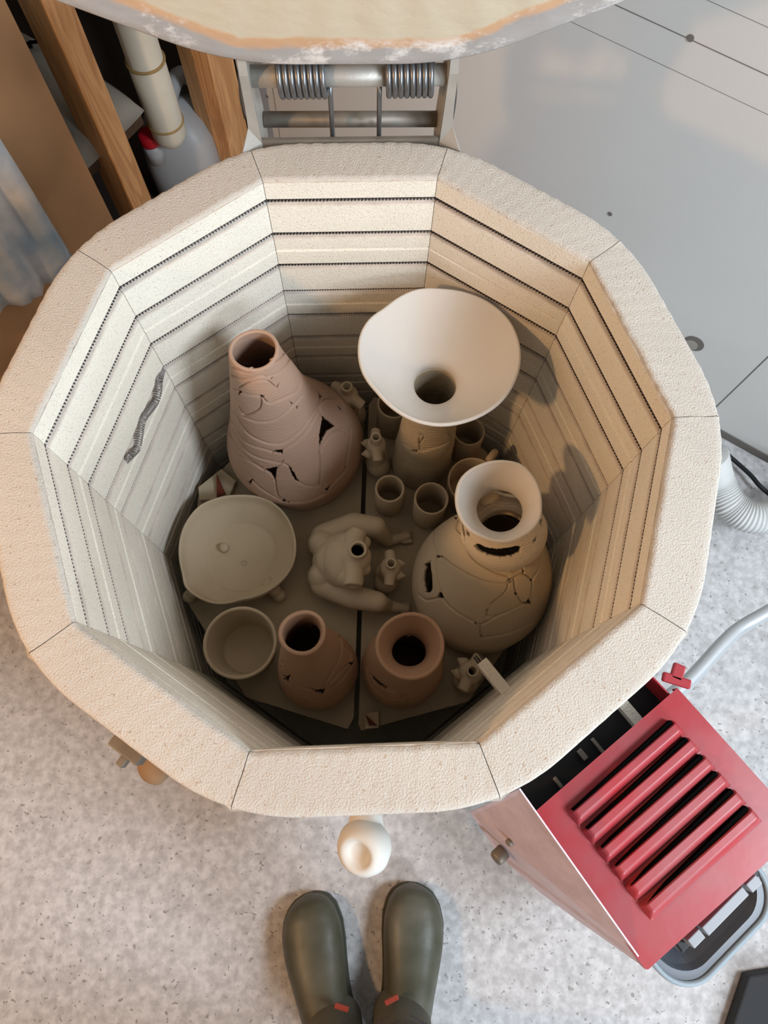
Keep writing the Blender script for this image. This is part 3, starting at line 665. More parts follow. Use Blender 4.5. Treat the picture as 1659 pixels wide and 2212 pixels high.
# ================================================================== POTS
def seg_dist(P, A, Bp):
    d = Bp-A; t = np.clip(((P-A) @ d)/(d @ d+1e-9), 0, 1); C_ = A+t[:,None]*d; v = P-C_; dist = np.linalg.norm(v, axis=1)
    side = np.sign(d[0]*(P[:,1]-A[1])-d[1]*(P[:,0]-A[0])); return dist, side
def inpoly(P, poly):
    x, y = P[:,0], P[:,1]; r = np.zeros(len(P), bool); n = len(poly); j = n-1
    for i in range(n):
        xi, yi = poly[i]; xj, yj = poly[j]
        c_ = ((yi > y) != (yj > y)) & (x < (xj-xi)*(y-yi)/(yj-yi+1e-12)+xi); r ^= c_; j = i
    return r
def pot(label, name, cat, rings, mat_, th=0.005, nseg=300, nv=220, seams=(), holes=(), rf=None, group=None, part='body', parent=None, rim=True, base=True, wob=0.0008, step=0.0005, depth=0.0032, rimname='rim', rimmat=None, cells=0, world_holes=()):
    """rings: (centre px, py, z, radius m) from base to mouth"""
    C_ = np.array([[*at(px_, py_, z)[:2], z, r] for px_, py_, z, r in rings])
    R_ = spline(C_, nv+1); a = np.linspace(0, 2*PI, nseg, endpoint=False)
    V = np.zeros((nv+1, nseg, 3)); rad = np.repeat(R_[:,3:4], nseg, 1)
    for i in range(nv+1):
        t = i/nv; k = np.ones(nseg) if rf is None else rf(a, t); rad[i] *= k
    rad += wob*np.sin(2*a+1)[None,:]+wob*0.6*np.sin(3*a[None,:]+np.linspace(0,5,nv+1)[:,None])
    V[...,0] = R_[:,0:1]+rad*np.cos(a); V[...,1] = R_[:,1:2]+rad*np.sin(a); V[...,2] = R_[:,2:3]
    dv = np.gradient(V, axis=0); du = np.roll(V,-1,1)-np.roll(V,1,1); N_ = np.cross(du, dv); N_ /= np.linalg.norm(N_, axis=2)[...,None]+1e-12
    P = V.reshape(-1,3); Nn = N_.reshape(-1,3); uv = pix(P); face = ((CAM-P)*Nn).sum(1) > 0
    disp = np.zeros(len(P))
    for sm in seams:
        wd_ = 1.5; sm_ = spline(np.array(sm, float), len(sm)*4); best = np.full(len(P), 1e9); sg_ = np.ones(len(P))
        bb = (uv[:,0] > sm_[:,0].min()-16) & (uv[:,0] < sm_[:,0].max()+16) & (uv[:,1] > sm_[:,1].min()-16) & (uv[:,1] < sm_[:,1].max()+16) & face
        idx = np.where(bb)[0]
        if not len(idx): continue
        bq = np.full(len(idx), 1e9); sq = np.ones(len(idx))
        for q in range(len(sm_)-1):
            d_, s_ = seg_dist(uv[idx], sm_[q], sm_[q+1]); u_ = d_ < bq; bq[u_] = d_[u_]; sq[u_] = s_[u_]
        disp[idx] += -depth*np.exp(-(bq/wd_)**2)+step*np.exp(-bq/9)*(sq > 0)
    if cells:      # patchwork of pressed clay petals on the side away from the seams traced above
        rs = np.random.default_rng(cells); ns = cells; sa2 = rs.uniform(0, 2*PI, ns); sv = rs.uniform(0.05, 0.95, ns)
        A_ = np.tile(a, nv+1); T_ = np.repeat(np.linspace(0,1,nv+1), nseg); d1 = np.full(len(P), 9.0); d2 = np.full(len(P), 9.0)
        for q in range(ns):
            da = np.angle(np.exp(1j*(A_-sa2[q]+0.8*(T_-sv[q]))))*0.55; dt = (T_-sv[q])*2.2; d_ = np.hypot(da, dt); l = d_ < d1; d2 = np.where(l, d1, np.minimum(d2, d_)); d1 = np.where(l, d_, d1)
        cell = -depth*np.exp(-((d2-d1)/0.02)**2); disp += np.where(face, 0, cell)
    if cells: disp[nseg*int(nv*0.62):] = np.where(face[nseg*int(nv*0.62):], disp[nseg*int(nv*0.62):], 0)
    P = P+Nn*disp[:,None]
    F = []; keep = np.ones((nv, nseg), bool)
    fc = (V[:-1]+V[1:]+np.roll(V,-1,1)[:-1]+np.roll(V,-1,1)[1:])/4; fn = N_[:-1]; fuv = pix(fc.reshape(-1,3)); ff = (((CAM-fc)*fn).sum(2) > 0).reshape(-1)
    for h in holes:
        h = np.array(h, float); hc = h.mean(0); sz_ = np.abs(h-hc).max(); h = hc+(h-hc)*(1+min(0.6, 2.6/sz_))
        keep &= ~(inpoly(fuv, h) & ff).reshape(nv, nseg)
    if world_holes:
        aa = a+PI/nseg; tt_ = (np.arange(nv)+0.5)/nv
        for (ha, ht, wa, wt) in world_holes:
            da = np.angle(np.exp(1j*(aa-ha)))[None,:]/wa; dt = (tt_-ht)[:,None]/wt; keep &= ~(da**2+dt**2 < 1)
    for i, j in zip(*np.where(keep)):
        j2 = (j+1) % nseg; F.append([int(i*nseg+j), int(i*nseg+j2), int((i+1)*nseg+j2), int((i+1)*nseg+j)])
    P = P.tolist()
    if base:
        P.append([float(C_[0,0]), float(C_[0,1]), float(C_[0,2])]); b = len(P)-1
        for j in range(nseg): F.append([b, (j+1)%nseg, j])
    root = parent
    if root is None: root = thing(name, label, cat, (float(C_[0,0]), float(C_[0,1]), float(C_[0,2])), group)
    o = pydata(part, P, F, mat_, None, smooth=True, fix=False); put(o, root)
    # drop loose verts
    bm = bmesh.new(); bm.from_mesh(o.data); bmesh.ops.delete(bm, geom=[v for v in bm.verts if not v.link_faces], context='VERTS'); bm.to_mesh(o.data); bm.free()
    md = o.modifiers.new('s', 'SOLIDIFY'); md.thickness = th; md.offset = -1; md.use_rim = True
    o.data.polygons.foreach_set('use_smooth', [True]*len(o.data.polygons))
    if rim:
        top = np.array(V[nv]); cen = R_[nv,:3]; din = cen-top; din /= np.linalg.norm(din, axis=1)[:,None]
        rp_ = top-N_[nv]*th/2; put(tube(rimname, rp_[::3], th*0.56, rimmat or mat_, None, k=12, closed=True), root)
    return root, R_, V
m_at = lambda z, px_, py_, r: r*scale_at(z, px_, py_)
# --- big pinkish vase
R_big = [(664,1010,ZS,m_at(-.48,664,1010,88)),(655,990,-.468,m_at(-.468,650,990,118)),(643,965,-.445,m_at(-.445,640,965,139)),(637,950,-.415,m_at(-.415,637,950,145)),(627,929,-.375,m_at(-.375,625,930,134)),(612,905,-.33,m_at(-.33,610,905,114)),(590,868,-.27,m_at(-.27,590,868,91)),(572,822,-.21,m_at(-.21,572,822,73)),(557,783,-.165,m_at(-.165,557,783,60)),(549,757,-.135,m_at(-.135,549,757,53))]
big_h = [[(697,900),(712,912),(724,921),(707,933),(694,958),(691,978),(690,940)],[(570,1015),(597,1010),(594,1037),(584,1024)],[(624,1011),(634,1020),(645,1040),(637,1037),(629,1024)],[(588,975),(600,972),(610,971),(609,980),(598,979)],[(513,842),(521,846),(516,853)],[(562,855),(570,855),(566,861)],[(729,876),(736,880),(741,886),(734,884)],[(688,846),(698,857),(692,860)],[(740,930),(744,933),(745,937)],[(536,1041),(544,1037),(541,1046)],[(704,1056),(712,1052),(707,1061)],[(613,1079),(624,1086),(611,1085)],[(627,868),(634,873),(631,875)],[(640,878),(645,879),(642,884)],[(598,833),(604,829),(600,837)],[(744,1015),(749,1006),(742,1021)],[(571,798),(575,796),(573,800)],[(584,817),(589,814),(587,819)]]
big_s = [[(500,812),(524,819),(560,813),(572,812)],[(502,795),(530,806),(560,800),(580,790),(604,777),(615,762)],[(575,815),(600,806),(618,790),(628,770)],[(505,840),(530,852),(566,856)],[(566,857),(580,871),(600,866),(640,846),(650,825)],[(595,836),(575,822),(540,826),(515,838)],[(516,880),(530,897),(560,884),(565,862)],[(523,900),(560,912),(600,905),(635,875),(652,855)],[(505,890),(540,940),(600,960),(650,930),(690,870),(692,858)],[(500,910),(530,955),(588,976)],[(612,972),(640,955),(668,925),(690,880)],[(502,930),(540,980),(600,1000),(612,996)],[(494,935),(520,975),(570,1014)],[(597,1012),(610,1003),(620,1005),(630,1015)],[(645,1041),(664,1050),(686,1050)],[(594,1037),(600,1070),(613,1080)],[(690,975),(692,1010),(689,1050)],[(692,975),(700,960),(720,935),(740,928)],[(700,905),(690,880),(700,862)],[(700,862),(730,862),(745,880)],[(747,1008),(755,960),(758,930)],[(711,1053),(745,1018)],[(624,1085),(660,1085),(700,1068)],[(544,1037),(570,1060),(612,1084)],[(570,1015),(545,1000),(520,985)]]
pot('tall pinkish terracotta vase of overlapping clay petals with black triangular gaps, tallest on the left', 'pierced_vase', 'vase', R_big, M['pink'], 0.0045, 420, 330, big_s, big_h, cells=26)
# --- right big vase with funnel
zr_, zc = -0.165, -0.245
R_rv = [(1022,1293,ZS,m_at(-.48,1022,1290,100)),(1028,1282,-.470,m_at(-.47,1028,1285,128)),(1035,1265,-.445,m_at(-.445,1035,1268,145)),(1042,1250,-.41,m_at(-.41,1042,1250,149)),(1053,1228,-.37,m_at(-.37,1053,1228,138)),(1066,1203,-.335,m_at(-.335,1066,1203,116)),(1078,1180,-.31,m_at(-.31,1078,1180,93)),(1084,1168,-.297,m_at(-.297,1084,1168,74)),(1087,1160,-.290,m_at(-.29,1087,1160,60))]
rv_h = [[(916,1222),(924,1217),(930,1216),(933,1245),(934,1270),(926,1280),(919,1278),(914,1255)],[(943,1198),(955,1202),(944,1205)],[(950,1280),(957,1292),(945,1291)],[(1090,1224),(1100,1226),(1097,1229)],[(1098,1250),(1110,1248),(1104,1258),(1094,1258)],[(1144,1288),(1147,1305),(1136,1303)],[(1054,1316),(1068,1302),(1062,1308),(1052,1320)],[(1112,1278),(1117,1286),(1112,1284)],[(1022,1347),(1036,1346),(1030,1350)],[(1037,1376),(1046,1377),(1040,1373)],[(991,1143),(998,1160),(993,1152)],[(981,1116),(989,1116),(985,1121)],[(1160,1186),(1169,1180),(1162,1189)],[(1146,1254),(1150,1252),(1148,1257)],[(1128,1236),(1132,1234),(1131,1240)],[(1167,1120),(1171,1125),(1170,1134),(1166,1130)]]
rv_s = [[(952,1124),(940,1140),(936,1165),(942,1197)],[(955,1203),(990,1228),(1040,1253),(1096,1262)],[(942,1203),(940,1225),(946,1260),(960,1297),(990,1325),(1030,1347)],[(1000,1165),(1020,1205),(1060,1233),(1098,1246)],[(1098,1262),(1090,1280),(1060,1305)],[(1052,1318),(1052,1332),(1080,1328),(1136,1303)],[(1040,1349),(1075,1330)],[(905,1285),(920,1296),(945,1292)],[(910,1275),(906,1250),(912,1225),(930,1212)],[(1110,1250),(1113,1275),(1125,1300),(1136,1304)],[(1110,1248),(1130,1240),(1148,1256),(1147,1290)],[(1036,1348),(1037,1373)],[(1044,1378),(1100,1368),(1150,1345)],[(957,1293),(975,1315)],[(1132,1238),(1128,1215),(1132,1190)],[(1130,1225),(1110,1235),(1098,1228),(1094,1215)],[(1150,1252),(1165,1225),(1170,1190)],[(990,1122),(985,1140),(992,1150)]]
rv, Rr, Vr = pot('squat buff petal-seamed vase with pierced collar and white flared mouth, on the right', 'funnel_vase', 'vase', R_rv, M['buff'], 0.005, 420, 260, rv_s, rv_h, cells=22, rim=False)
R_col = [(1087,1160,-.288,m_at(-.288,1087,1160,66)),(1088,1153,-.280,m_at(-.28,1088,1153,83)),(1088,1144,-.262,m_at(-.262,1088,1144,93)),(1086,1134,-.243,m_at(-.243,1086,1134,92)),(1083,1122,-.228,m_at(-.228,1083,1122,80)),(1080,1112,-.216,m_at(-.216,1080,1112,65)),(1079,1106,-.208,m_at(-.208,1079,1106,59))]
col_h = [[(1025,1180),(1034,1174),(1050,1182),(1070,1186),(1095,1184),(1115,1179),(1126,1183),(1122,1194),(1105,1202),(1080,1205),(1055,1200),(1035,1191)],[(1152,1168),(1158,1160),(1158,1168),(1153,1172)],[(1006,1145),(1013,1152),(1014,1160),(1007,1155)],[(1166,1118),(1172,1124),(1171,1138),(1166,1130)]]
pot('', '', '', R_col, M['collar'], 0.005, 360, 110, (), col_h, part='pierced_collar', parent=rv, rim=False, base=False, world_holes=[(1.35,0.45,0.42,0.20),(2.35,0.5,0.35,0.16),(0.45,0.5,0.35,0.18),(3.3,0.5,0.25,0.14)])
def outline_rf(poly, px_, py_, z, r0, t0=0.35, pw=1.6):
    c_ = at(px_, py_, z)[:2]; Q_ = np.array([at(x, y, z)[:2]-c_ for x, y in poly]); an = np.arctan2(Q_[:,1], Q_[:,0]); rd = np.hypot(Q_[:,0], Q_[:,1])/r0
    o_ = np.argsort(an); an, rd = an[o_], rd[o_]; an = np.concatenate([an-2*PI, an, an+2*PI]); rd = np.concatenate([rd]*3)
    ag = np.linspace(-PI, PI, 721); rg = np.interp(ag, an, rd); ker = np.hanning(41); ker /= ker.sum(); rg = np.convolve(np.concatenate([rg[:-1]]*3), ker, 'same')[720:1440]
    def f(a, t):
        k = np.interp((a+PI) % (2*PI), np.linspace(0, 2*PI, 720, endpoint=False), rg, period=2*PI); w = max(0, (t-t0)/(1-t0))**pw; return 1+(k-1)*w
    return f
rv_out = [(1035,1005),(1062,997),(1095,997),(1125,1005),(1148,1028),(1163,1055),(1169,1090),(1168,1115),(1155,1140),(1128,1160),(1100,1172),(1070,1172),(1040,1162),(1012,1145),(993,1118),(985,1088),(986,1060),(995,1035),(1015,1015)]
r_r = m_at(zr_,1077,1085,92)
R_fun = [(1079,1106,-.210,m_at(-.21,1079,1106,59)),(1079,1103,-.203,m_at(-.203,1079,1103,57)),(1079,1099,-.194,m_at(-.194,1079,1099,61)),(1078,1094,-.184,m_at(-.184,1078,1094,69)),(1078,1089,-.174,m_at(-.174,1078,1089,79)),(1077,1085,zr_,r_r)]
pot('', '', '', R_fun, M['white_clay'], 0.0045, 300, 60, rf=outline_rf(rv_out,1077,1085,zr_,r_r), part='funnel_mouth', parent=rv, base=False, wob=0.0003, rimname='mouth_rim')
# --- tall white funnel on ridged vase
zw = -0.150; rw = m_at(zw,950,775,172)
R_tv = [(908,1003,ZS,m_at(-.48,908,1003,56)),(908,999,-.472,m_at(-.472,908,999,61)),(911,985,-.45,m_at(-.45,911,985,63)),(916,960,-.41,m_at(-.41,916,960,62)),(920,945,-.38,m_at(-.38,920,945,61)),(923,930,-.345,m_at(-.345,923,930,60)),(928,905,-.31,m_at(-.31,928,905,58)),(932,880,-.275,m_at(-.275,932,880,53)),(936,855,-.24,m_at(-.24,936,855,53)),(939,838,-.215,m_at(-.215,939,838,54))]
tv_s = [[(866,955),(885,968),(905,975),(925,972),(950,965),(972,952)],[(905,948),(907,970)],[(908,938),(915,945),(905,960)],[(968,935),(975,950),(965,975)],[(905,972),(890,978),(870,965)]]
tv, _, _ = pot('very wide white trumpet-mouthed vase on a ridged buff body at the back right', 'trumpet_vase', 'vase', R_tv, M['buff_ridged'], 0.005, 300, 220, tv_s, [[(886,971),(896,974),(903,980),(893,977)]], rim=False)
w_out = [(900,628),(955,628),(1010,637),(1060,660),(1098,695),(1120,745),(1122,790),(1105,838),(1080,872),(1045,897),(1000,915),(950,922),(905,915),(855,890),(815,850),(785,810),(775,765),(781,720),(800,690),(830,670),(865,643)]
R_wf = [(939,838,-.217,m_at(-.217,939,838,54)),(940,833,-.209,m_at(-.209,940,833,53)),(941,828,-.200,m_at(-.2,941,828,62)),(943,817,-.189,m_at(-.189,943,817,86)),(946,803,-.175,m_at(-.175,946,803,120)),(948,789,-.161,m_at(-.161,948,789,150)),(950,775,zw,rw)]
pot('', '', '', R_wf, M['white_clay'], 0.0045, 360, 90, rf=outline_rf(w_out,950,775,zw,rw,0.2,1.3), part='trumpet_mouth', parent=tv, base=False, wob=0.0003, rimname='mouth_rim')
# --- two small terracotta vases at the front
R_v3 = [(694,1458,ZS,m_at(-.48,694,1458,66)),(692,1454,-.472,m_at(-.472,692,1454,76)),(688,1448,-.45,m_at(-.45,688,1448,84)),(686,1443,-.425,m_at(-.425,686,1443,85)),(681,1430,-.39,m_at(-.39,681,1430,79)),(671,1411,-.35,m_at(-.35,671,1411,66)),(661,1391,-.31,m_at(-.31,661,1391,52)),(656,1379,-.28,m_at(-.28,656,1379,46)),(653,1370,-.255,m_at(-.255,653,1370,47)),(653,1367,-.243,m_at(-.243,653,1367,50))]
v3h = [[(672,1488),(685,1490),(702,1488),(697,1500),(684,1497)],[(612,1460),(624,1462),(621,1473),(616,1470)],[(755,1432),(765,1430),(761,1436)]]
v3s = [[(733,1375),(738,1400),(730,1430),(700,1480)],[(757,1432),(730,1455),(702,1487)],[(765,1430),(735,1470),(700,1495)],[(610,1430),(625,1460),(650,1485),(672,1488)],[(606,1440),(612,1462)],[(622,1472),(650,1500),(684,1515)],[(745,1395),(756,1410),(756,1430)]]
pot('small terracotta bottle vase with narrow plain mouth, between the round bowl and the shelf gap', 'bottle_vase', 'vase', R_v3, M['terra'], 0.005, 260, 180, v3s, v3h, cells=12, group='terracotta vases at the front')
R_v4 = [(868,1449,ZS,m_at(-.48,868,1449,68)),(868,1446,-.472,m_at(-.472,868,1446,78)),(869,1441,-.45,m_at(-.45,869,1441,86)),(869,1438,-.425,m_at(-.425,869,1438,87)),(872,1430,-.39,m_at(-.39,872,1430,80)),(877,1420,-.35,m_at(-.35,877,1420,62)),(881,1411,-.32,m_at(-.32,881,1411,47)),(884,1405,-.30,m_at(-.30,884,1405,44)),(885,1401,-.285,m_at(-.285,885,1401,50)),(886,1397,-.27,m_at(-.27,886,1397,64)),(886,1395,-.26,m_at(-.26,886,1395,73))]
v4h = [[(801,1455),(812,1466),(828,1480),(832,1488),(815,1480),(804,1468)]]
v4s = [[(832,1487),(850,1495),(880,1505)],[(830,1483),(860,1497),(884,1512)],[(792,1440),(800,1475),(830,1505),(870,1512)],[(840,1500),(870,1508),(905,1500)]]
pot('small terracotta vase with wide flared lip, right of the shelf gap at front', 'flared_vase', 'vase', R_v4, M['terra'], 0.005, 260, 200, v4s, v4h, cells=12, group='terracotta vases at the front')
# --- cups and bowls
def vessel(name, label, cat, px_, py_, ztop, rt, rb, th, m, rf=None, group=None, belly=0.0):
    c_ = at(px_, py_, ztop); h = ztop-ZS; t = thing(name, label, cat, (c_[0], c_[1], ZS), group)
    lathe('body', vessel_profile(rb, rt, h, th, belly), (c_[0], c_[1], ZS), m, t, n=96, rf=rf); return t, c_
cg = 'small straight buff cups'
vessel('cup', 'small straight buff cup next to the shelf gap, left of its twin', 'cup', 842, 1056, -0.405, m_at(-.405,842,1056,32), 0.0235, 0.0038, M['buff'], group=cg)
vessel('cup', 'small straight buff cup touching the petal-seamed funnel vase', 'cup', 932, 1077, -0.395, m_at(-.395,932,1077,37), 0.026, 0.0030, M['buff'], group=cg)
vessel('cup', 'buff cup half hidden under the right side of the wide trumpet mouth', 'cup', 1013, 932, -0.405, m_at(-.405,1013,932,34), 0.026, 0.0028, M['buff'], group=cg)
vessel('cup', 'dark-looking buff cup mostly hidden under the left side of the trumpet mouth', 'cup', 851, 872, -0.40, m_at(-.40,851,872,36), 0.028, 0.0030, M['buff'], group=cg)
mg, mc = vessel('mug', 'buff mug with a loop handle partly hidden behind the white funnel mouth', 'mug', 1022, 1040, -0.405, m_at(-.405,1022,1040,55), 0.036, 0.003, M['buff'])
h0 = at(1042,1008,-0.425); h1 = at(1066,982,-0.428); hh = np.array([h1[0]-mc[0], h1[1]-mc[1]]); hh /= np.linalg.norm(hh); rM = 0.0395
hp = [(mc[0]+hh[0]*0.037, mc[1]+hh[1]*0.037, -0.415), (mc[0]+hh[0]*0.052, mc[1]+hh[1]*0.052, -0.409), (mc[0]+hh[0]*0.068, mc[1]+hh[1]*0.068, -0.418), (mc[0]+hh[0]*0.070, mc[1]+hh[1]*0.070, -0.437), (mc[0]+hh[0]*0.056, mc[1]+hh[1]*0.056, -0.455), (mc[0]+hh[0]*0.037, mc[1]+hh[1]*0.037, -0.460)]
tube('handle', spline(hp, 30), 0.0055, M['buff'], mg, k=14)
vessel('deep_bowl', 'round buff bowl with plain thick rim at the front left of the shelf', 'bowl', 519, 1388, -0.400, m_at(-.40,519,1388,79), m_at(-.48,519,1400,58), 0.0052, M['buff'], rf=lambda a, z: 1+0.012*math.sin(2*a+1.0))
# pinched bowl with feet
zb_ = -0.420; rb_ = m_at(zb_,514,1188,122)
bo = [(470,1075),(520,1069),(555,1071),(590,1085),(620,1115),(637,1155),(640,1190),(632,1225),(610,1255),(575,1280),(520,1296),(470,1306),(440,1298),(405,1275),(398,1268),(394,1240),(386,1200),(387,1170),(400,1130),(430,1092)]
f_b = outline_rf(bo, 514, 1188, zb_, rb_, 0.0, 1.0)
cb_ = at(514, 1188, zb_)
bowl = thing('pinched_bowl', 'wide shallow buff bowl with a pinched uneven rim and three knob feet, far left', 'bowl', (cb_[0], cb_[1], ZS))
zf = 0.014
def pr(th_=0.0035):
    H = zb_-ZS; P = [(0.010, zf), (0.050, zf), (0.060, zf+0.004), (0.072, zf+0.016), (0.083, zf+0.030), (rb_-0.001, H-0.002), (rb_, H)]
    P += [(rb_-0.001, H+0.0015), (rb_-th_*0.5, H+0.002), (rb_-th_, H)]; P += [(0.0795, zf+0.031), (0.068, zf+0.018), (0.058, zf+0.009), (0.052, zf+0.0045), (0.030, zf+0.004), (0.0015, zf+0.004)]
    return P
def rfb(a, z):
    t = max(0, min(1, (z-zf)/(zb_-ZS-zf))); k = float(f_b(np.array([a % (2*PI)]), 1.0)[0]); return 1+(k-1)*t
Hb = spline(np.array(pr()), 70)
lathe('body', [tuple(x) for x in Hb], (cb_[0], cb_[1], ZS), M['buff'], bowl, n=180, rf=rfb)
for (px_, py_) in ((424,1108), (403,1283), (600,1281)):
    p = at(px_, py_, -0.452); c2 = np.array([cb_[0], cb_[1]]); d_ = c2-p[:2]; d_ /= np.linalg.norm(d_)
    tube('foot', [(p[0], p[1], -0.470), (p[0]+d_[0]*0.010, p[1]+d_[1]*0.010, -0.462), (p[0]+d_[0]*0.030, p[1]+d_[1]*0.030, -0.456)], [0.0085, 0.011, 0.009], M['buff'], bowl, k=18)
    lathe('foot_tip', [(0.0005,-0.0100),(0.006,-0.0085),(0.0095,-0.004),(0.0108,0),(0.0095,0.004),(0.006,0.0085),(0.0005,0.010)], (p[0], p[1], -0.4695), M['buff'], bowl, n=24)
p = at(484, 1184, ZS+0.020); lathe('inner_knob', [(0.0075,-0.004),(0.0072,0.003),(0.0055,0.006),(0.0005,0.0065)], (p[0], p[1], ZS+0.021), M['buff'], bowl, n=28)
p = at(527, 1216, ZS+0.019); tube('inner_ring_mark', [(p[0]+0.004*math.cos(t), p[1]+0.004*math.sin(t), ZS+0.0190) for t in np.linspace(0, 2*PI, 20, endpoint=False)], 0.0007, M['buff'], bowl, k=6, closed=True)

# ------------------------------------------------------------------ figures
def ell(bm, c, r, rot=None, seg=24):
    mt = Matrix.Translation(c) @ (rot.to_4x4() if rot else Matrix.Identity(4)) @ Matrix.Diagonal((*r, 1)); bmesh.ops.create_uvsphere(bm, u_segments=seg, v_segments=seg//2, radius=1, matrix=mt)
def limb(bm, a, b, ra, rb_, seg=20, caps=(True, True)):
    a, b = Vector(a), Vector(b); d = b-a; L_ = d.length; rot = Vector((0,0,1)).rotation_difference(d).to_matrix()
    bmesh.ops.create_cone(bm, cap_ends=True, segments=seg, radius1=ra, radius2=rb_, depth=L_, matrix=Matrix.Translation((a+b)/2) @ rot.to_4x4())
    if caps[0]: ell(bm, a, (ra,)*3, None, seg)
    if caps[1]: ell(bm, b, (rb_,)*3, None, seg)
def fuse(name, bm, m, parent, voxel, smooth, cutters=()):
    me = bpy.data.meshes.new(name); bm.to_mesh(me); bm.free(); o = link(name, me, m)
    r = o.modifiers.new('r', 'REMESH'); r.mode = 'VOXEL'; r.voxel_size = voxel; s = o.modifiers.new('s', 'SMOOTH'); s.factor = 0.6; s.iterations = smooth
    baked(o)
    for cbm in cutters:
        cm = bpy.data.meshes.new('cut'); cbm.to_mesh(cm); cbm.free(); co = bpy.data.objects.new('cut', cm); COL.objects.link(co)
        b = o.modifiers.new('b', 'BOOLEAN'); b.operation = 'DIFFERENCE'; b.object = co; b.solver = 'EXACT'; baked(o); bpy.data.objects.remove(co); bpy.data.meshes.remove(cm)
    o.data.polygons.foreach_set('use_smooth', [True]*len(o.data.polygons))
    if parent: put(o, parent)
    return o
def cyl(a, b, r):
    bm = bmesh.new(); limb(bm, a, b, r, r, 24, (False, False)); return bm
def figurine(px_, py_, h, face, label, s=1.0, sh=1.0, lean=(0,0)):
    """torso vase: hips and belly at the base, chest, cut arms and an open neck on top"""
    c_ = at(px_, py_, ZS+h); root = thing('torso_figurine', label, 'figurine', (c_[0], c_[1], ZS), 'small clay torso figurines')
    F_ = Vector((math.cos(face), math.sin(face), 0)); L_ = Vector((-F_.y, F_.x, 0)); bx, by = c_[0]+lean[0], c_[1]+lean[1]
    k = h/0.10
    def P(f, l, z): zz = z*k; return Vector((bx+(c_[0]-bx)*z/0.1, by+(c_[1]-by)*z/0.1, ZS+zz))+F_*f*s+L_*l*s
    rot = Matrix((F_, L_, Vector((0,0,1)))).transposed()
    bm = bmesh.new()
    ell(bm, P(-0.003, 0.0075, 0.017), (0.0195*s, 0.0175*s, 0.0172*k), rot); ell(bm, P(-0.003,-0.0075, 0.017), (0.0195*s, 0.0175*s, 0.0172*k), rot)
    limb(bm, P(0,0,0.02), P(0.001,0,0.048), 0.0185*s, 0.0125*s); limb(bm, P(0.001,0,0.045), P(0.0,0,0.072), 0.0125*s, 0.0165*s)
    ell(bm, P(0,0,0.068), (0.0125*s, 0.0185*s, 0.015*k), rot)
    limb(bm, P(0,0,0.08), P(0,0,0.099), 0.0090*s, 0.0076*s, 20, (True, False))
    for l in (1,-1):
        limb(bm, P(0,0.010*l,0.076), P(-0.001,0.026*l*sh,0.071), 0.0088*s, 0.0078*s, 20, (True, False))
        ell(bm, P(0.0125,0.0085*l,0.064), (0.0080*s,)*3); limb(bm, P(0.016,0.0088*l,0.0645), P(0.0225,0.0095*l,0.0650), 0.0062*s, 0.0022*s, 16)
    fuse('body', bm, M['figure'], root, 0.00085, 6, [cyl(P(0,0,0.050), P(0,0,0.12), 0.0057*s)])
    a = np.linspace(0, 2*PI, 32, endpoint=False); t0 = P(0,0,0.0985); put(tube('neck_rim', np.stack([t0.x+0.0070*s*np.cos(a), t0.y+0.0070*s*np.sin(a), t0.z+0*a], 1), 0.0016*s, M['figure'], None, k=10, closed=True), root)
    d_ = cyl(P(0,0,0.0502), P(0,0,0.052), 0.0057*s); me = bpy.data.meshes.new('hollow_dark'); d_.to_mesh(me); d_.free(); put(link('hollow_dark', me, M['hole']), root)  # black disc at the bottom of the neck, painted darkness
    return root
figurine(812, 943, 0.115, math.radians(182), 'small buff torso figurine facing left on the shelf gap, beside the ridged vase', 1.0, 1.0, (0.002,-0.004))
figurine(845, 1216, 0.085, math.radians(-3), 'small buff torso figurine in front of the large squatting figure, facing right', 1.0, 1.0, (-0.004,-0.008))
figurine(1021, 1449, 0.085, math.radians(150), 'small buff torso figurine at the front right edge of the shelf, beside the sitter tube', 1.05, 1.0, (0.0,0.0))
figurine(749, 834, 0.115, math.radians(230), 'small buff torso figurine tucked behind the big pinkish vase at the back', 1.1, 1.05, (0.002,-0.002))
# large squatting figure
zN = -0.365
root = thing('squatting_figure', 'large headless squatting buff clay figure with open neck, bent legs and bare feet', 'sculpture', (*at(730,1215,ZS)[:2], ZS))
A = lambda x, y, z: Vector(at(x, y, z))
bm = bmesh.new()
ell(bm, A(700,1175,-0.452), (0.026,0.024,0.0275)); ell(bm, A(700,1245,-0.452), (0.026,0.024,0.0275))
limb(bm, A(715,1213,-0.450), A(742,1210,-0.415), 0.030, 0.026); limb(bm, A(742,1210,-0.415), A(768,1203,-0.395), 0.026, 0.024)
limb(bm, A(765,1160,-0.388), A(765,1245,-0.388), 0.014, 0.014); ell(bm, A(750,1205,-0.405), (0.027,0.034,0.022)); ell(bm, A(742,1210,-0.413), (0.031,0.040,0.027)); ell(bm, A(728,1210,-0.432), (0.034,0.034,0.030)); limb(bm, A(735,1185,-0.425), A(768,1165,-0.392), 0.024, 0.014); limb(bm, A(735,1235,-0.425), A(765,1252,-0.394), 0.024, 0.015)
limb(bm, A(765,1172,-0.386), A(776,1145,-0.385), 0.0125, 0.0125, 20, (True, False)); limb(bm, A(765,1235,-0.388), A(763,1266,-0.388), 0.0135, 0.0145, 20, (True, False))
limb(bm, A(772,1190,-0.39), A(774,1186,-0.362), 0.0165, 0.0132, 24, (True, False))
for yy in (1172, 1228): ell(bm, A(786,yy,-0.405), (0.011,0.011,0.012)); limb(bm, A(788,yy,-0.405), A(793,yy+7,-0.408), 0.006, 0.0020)
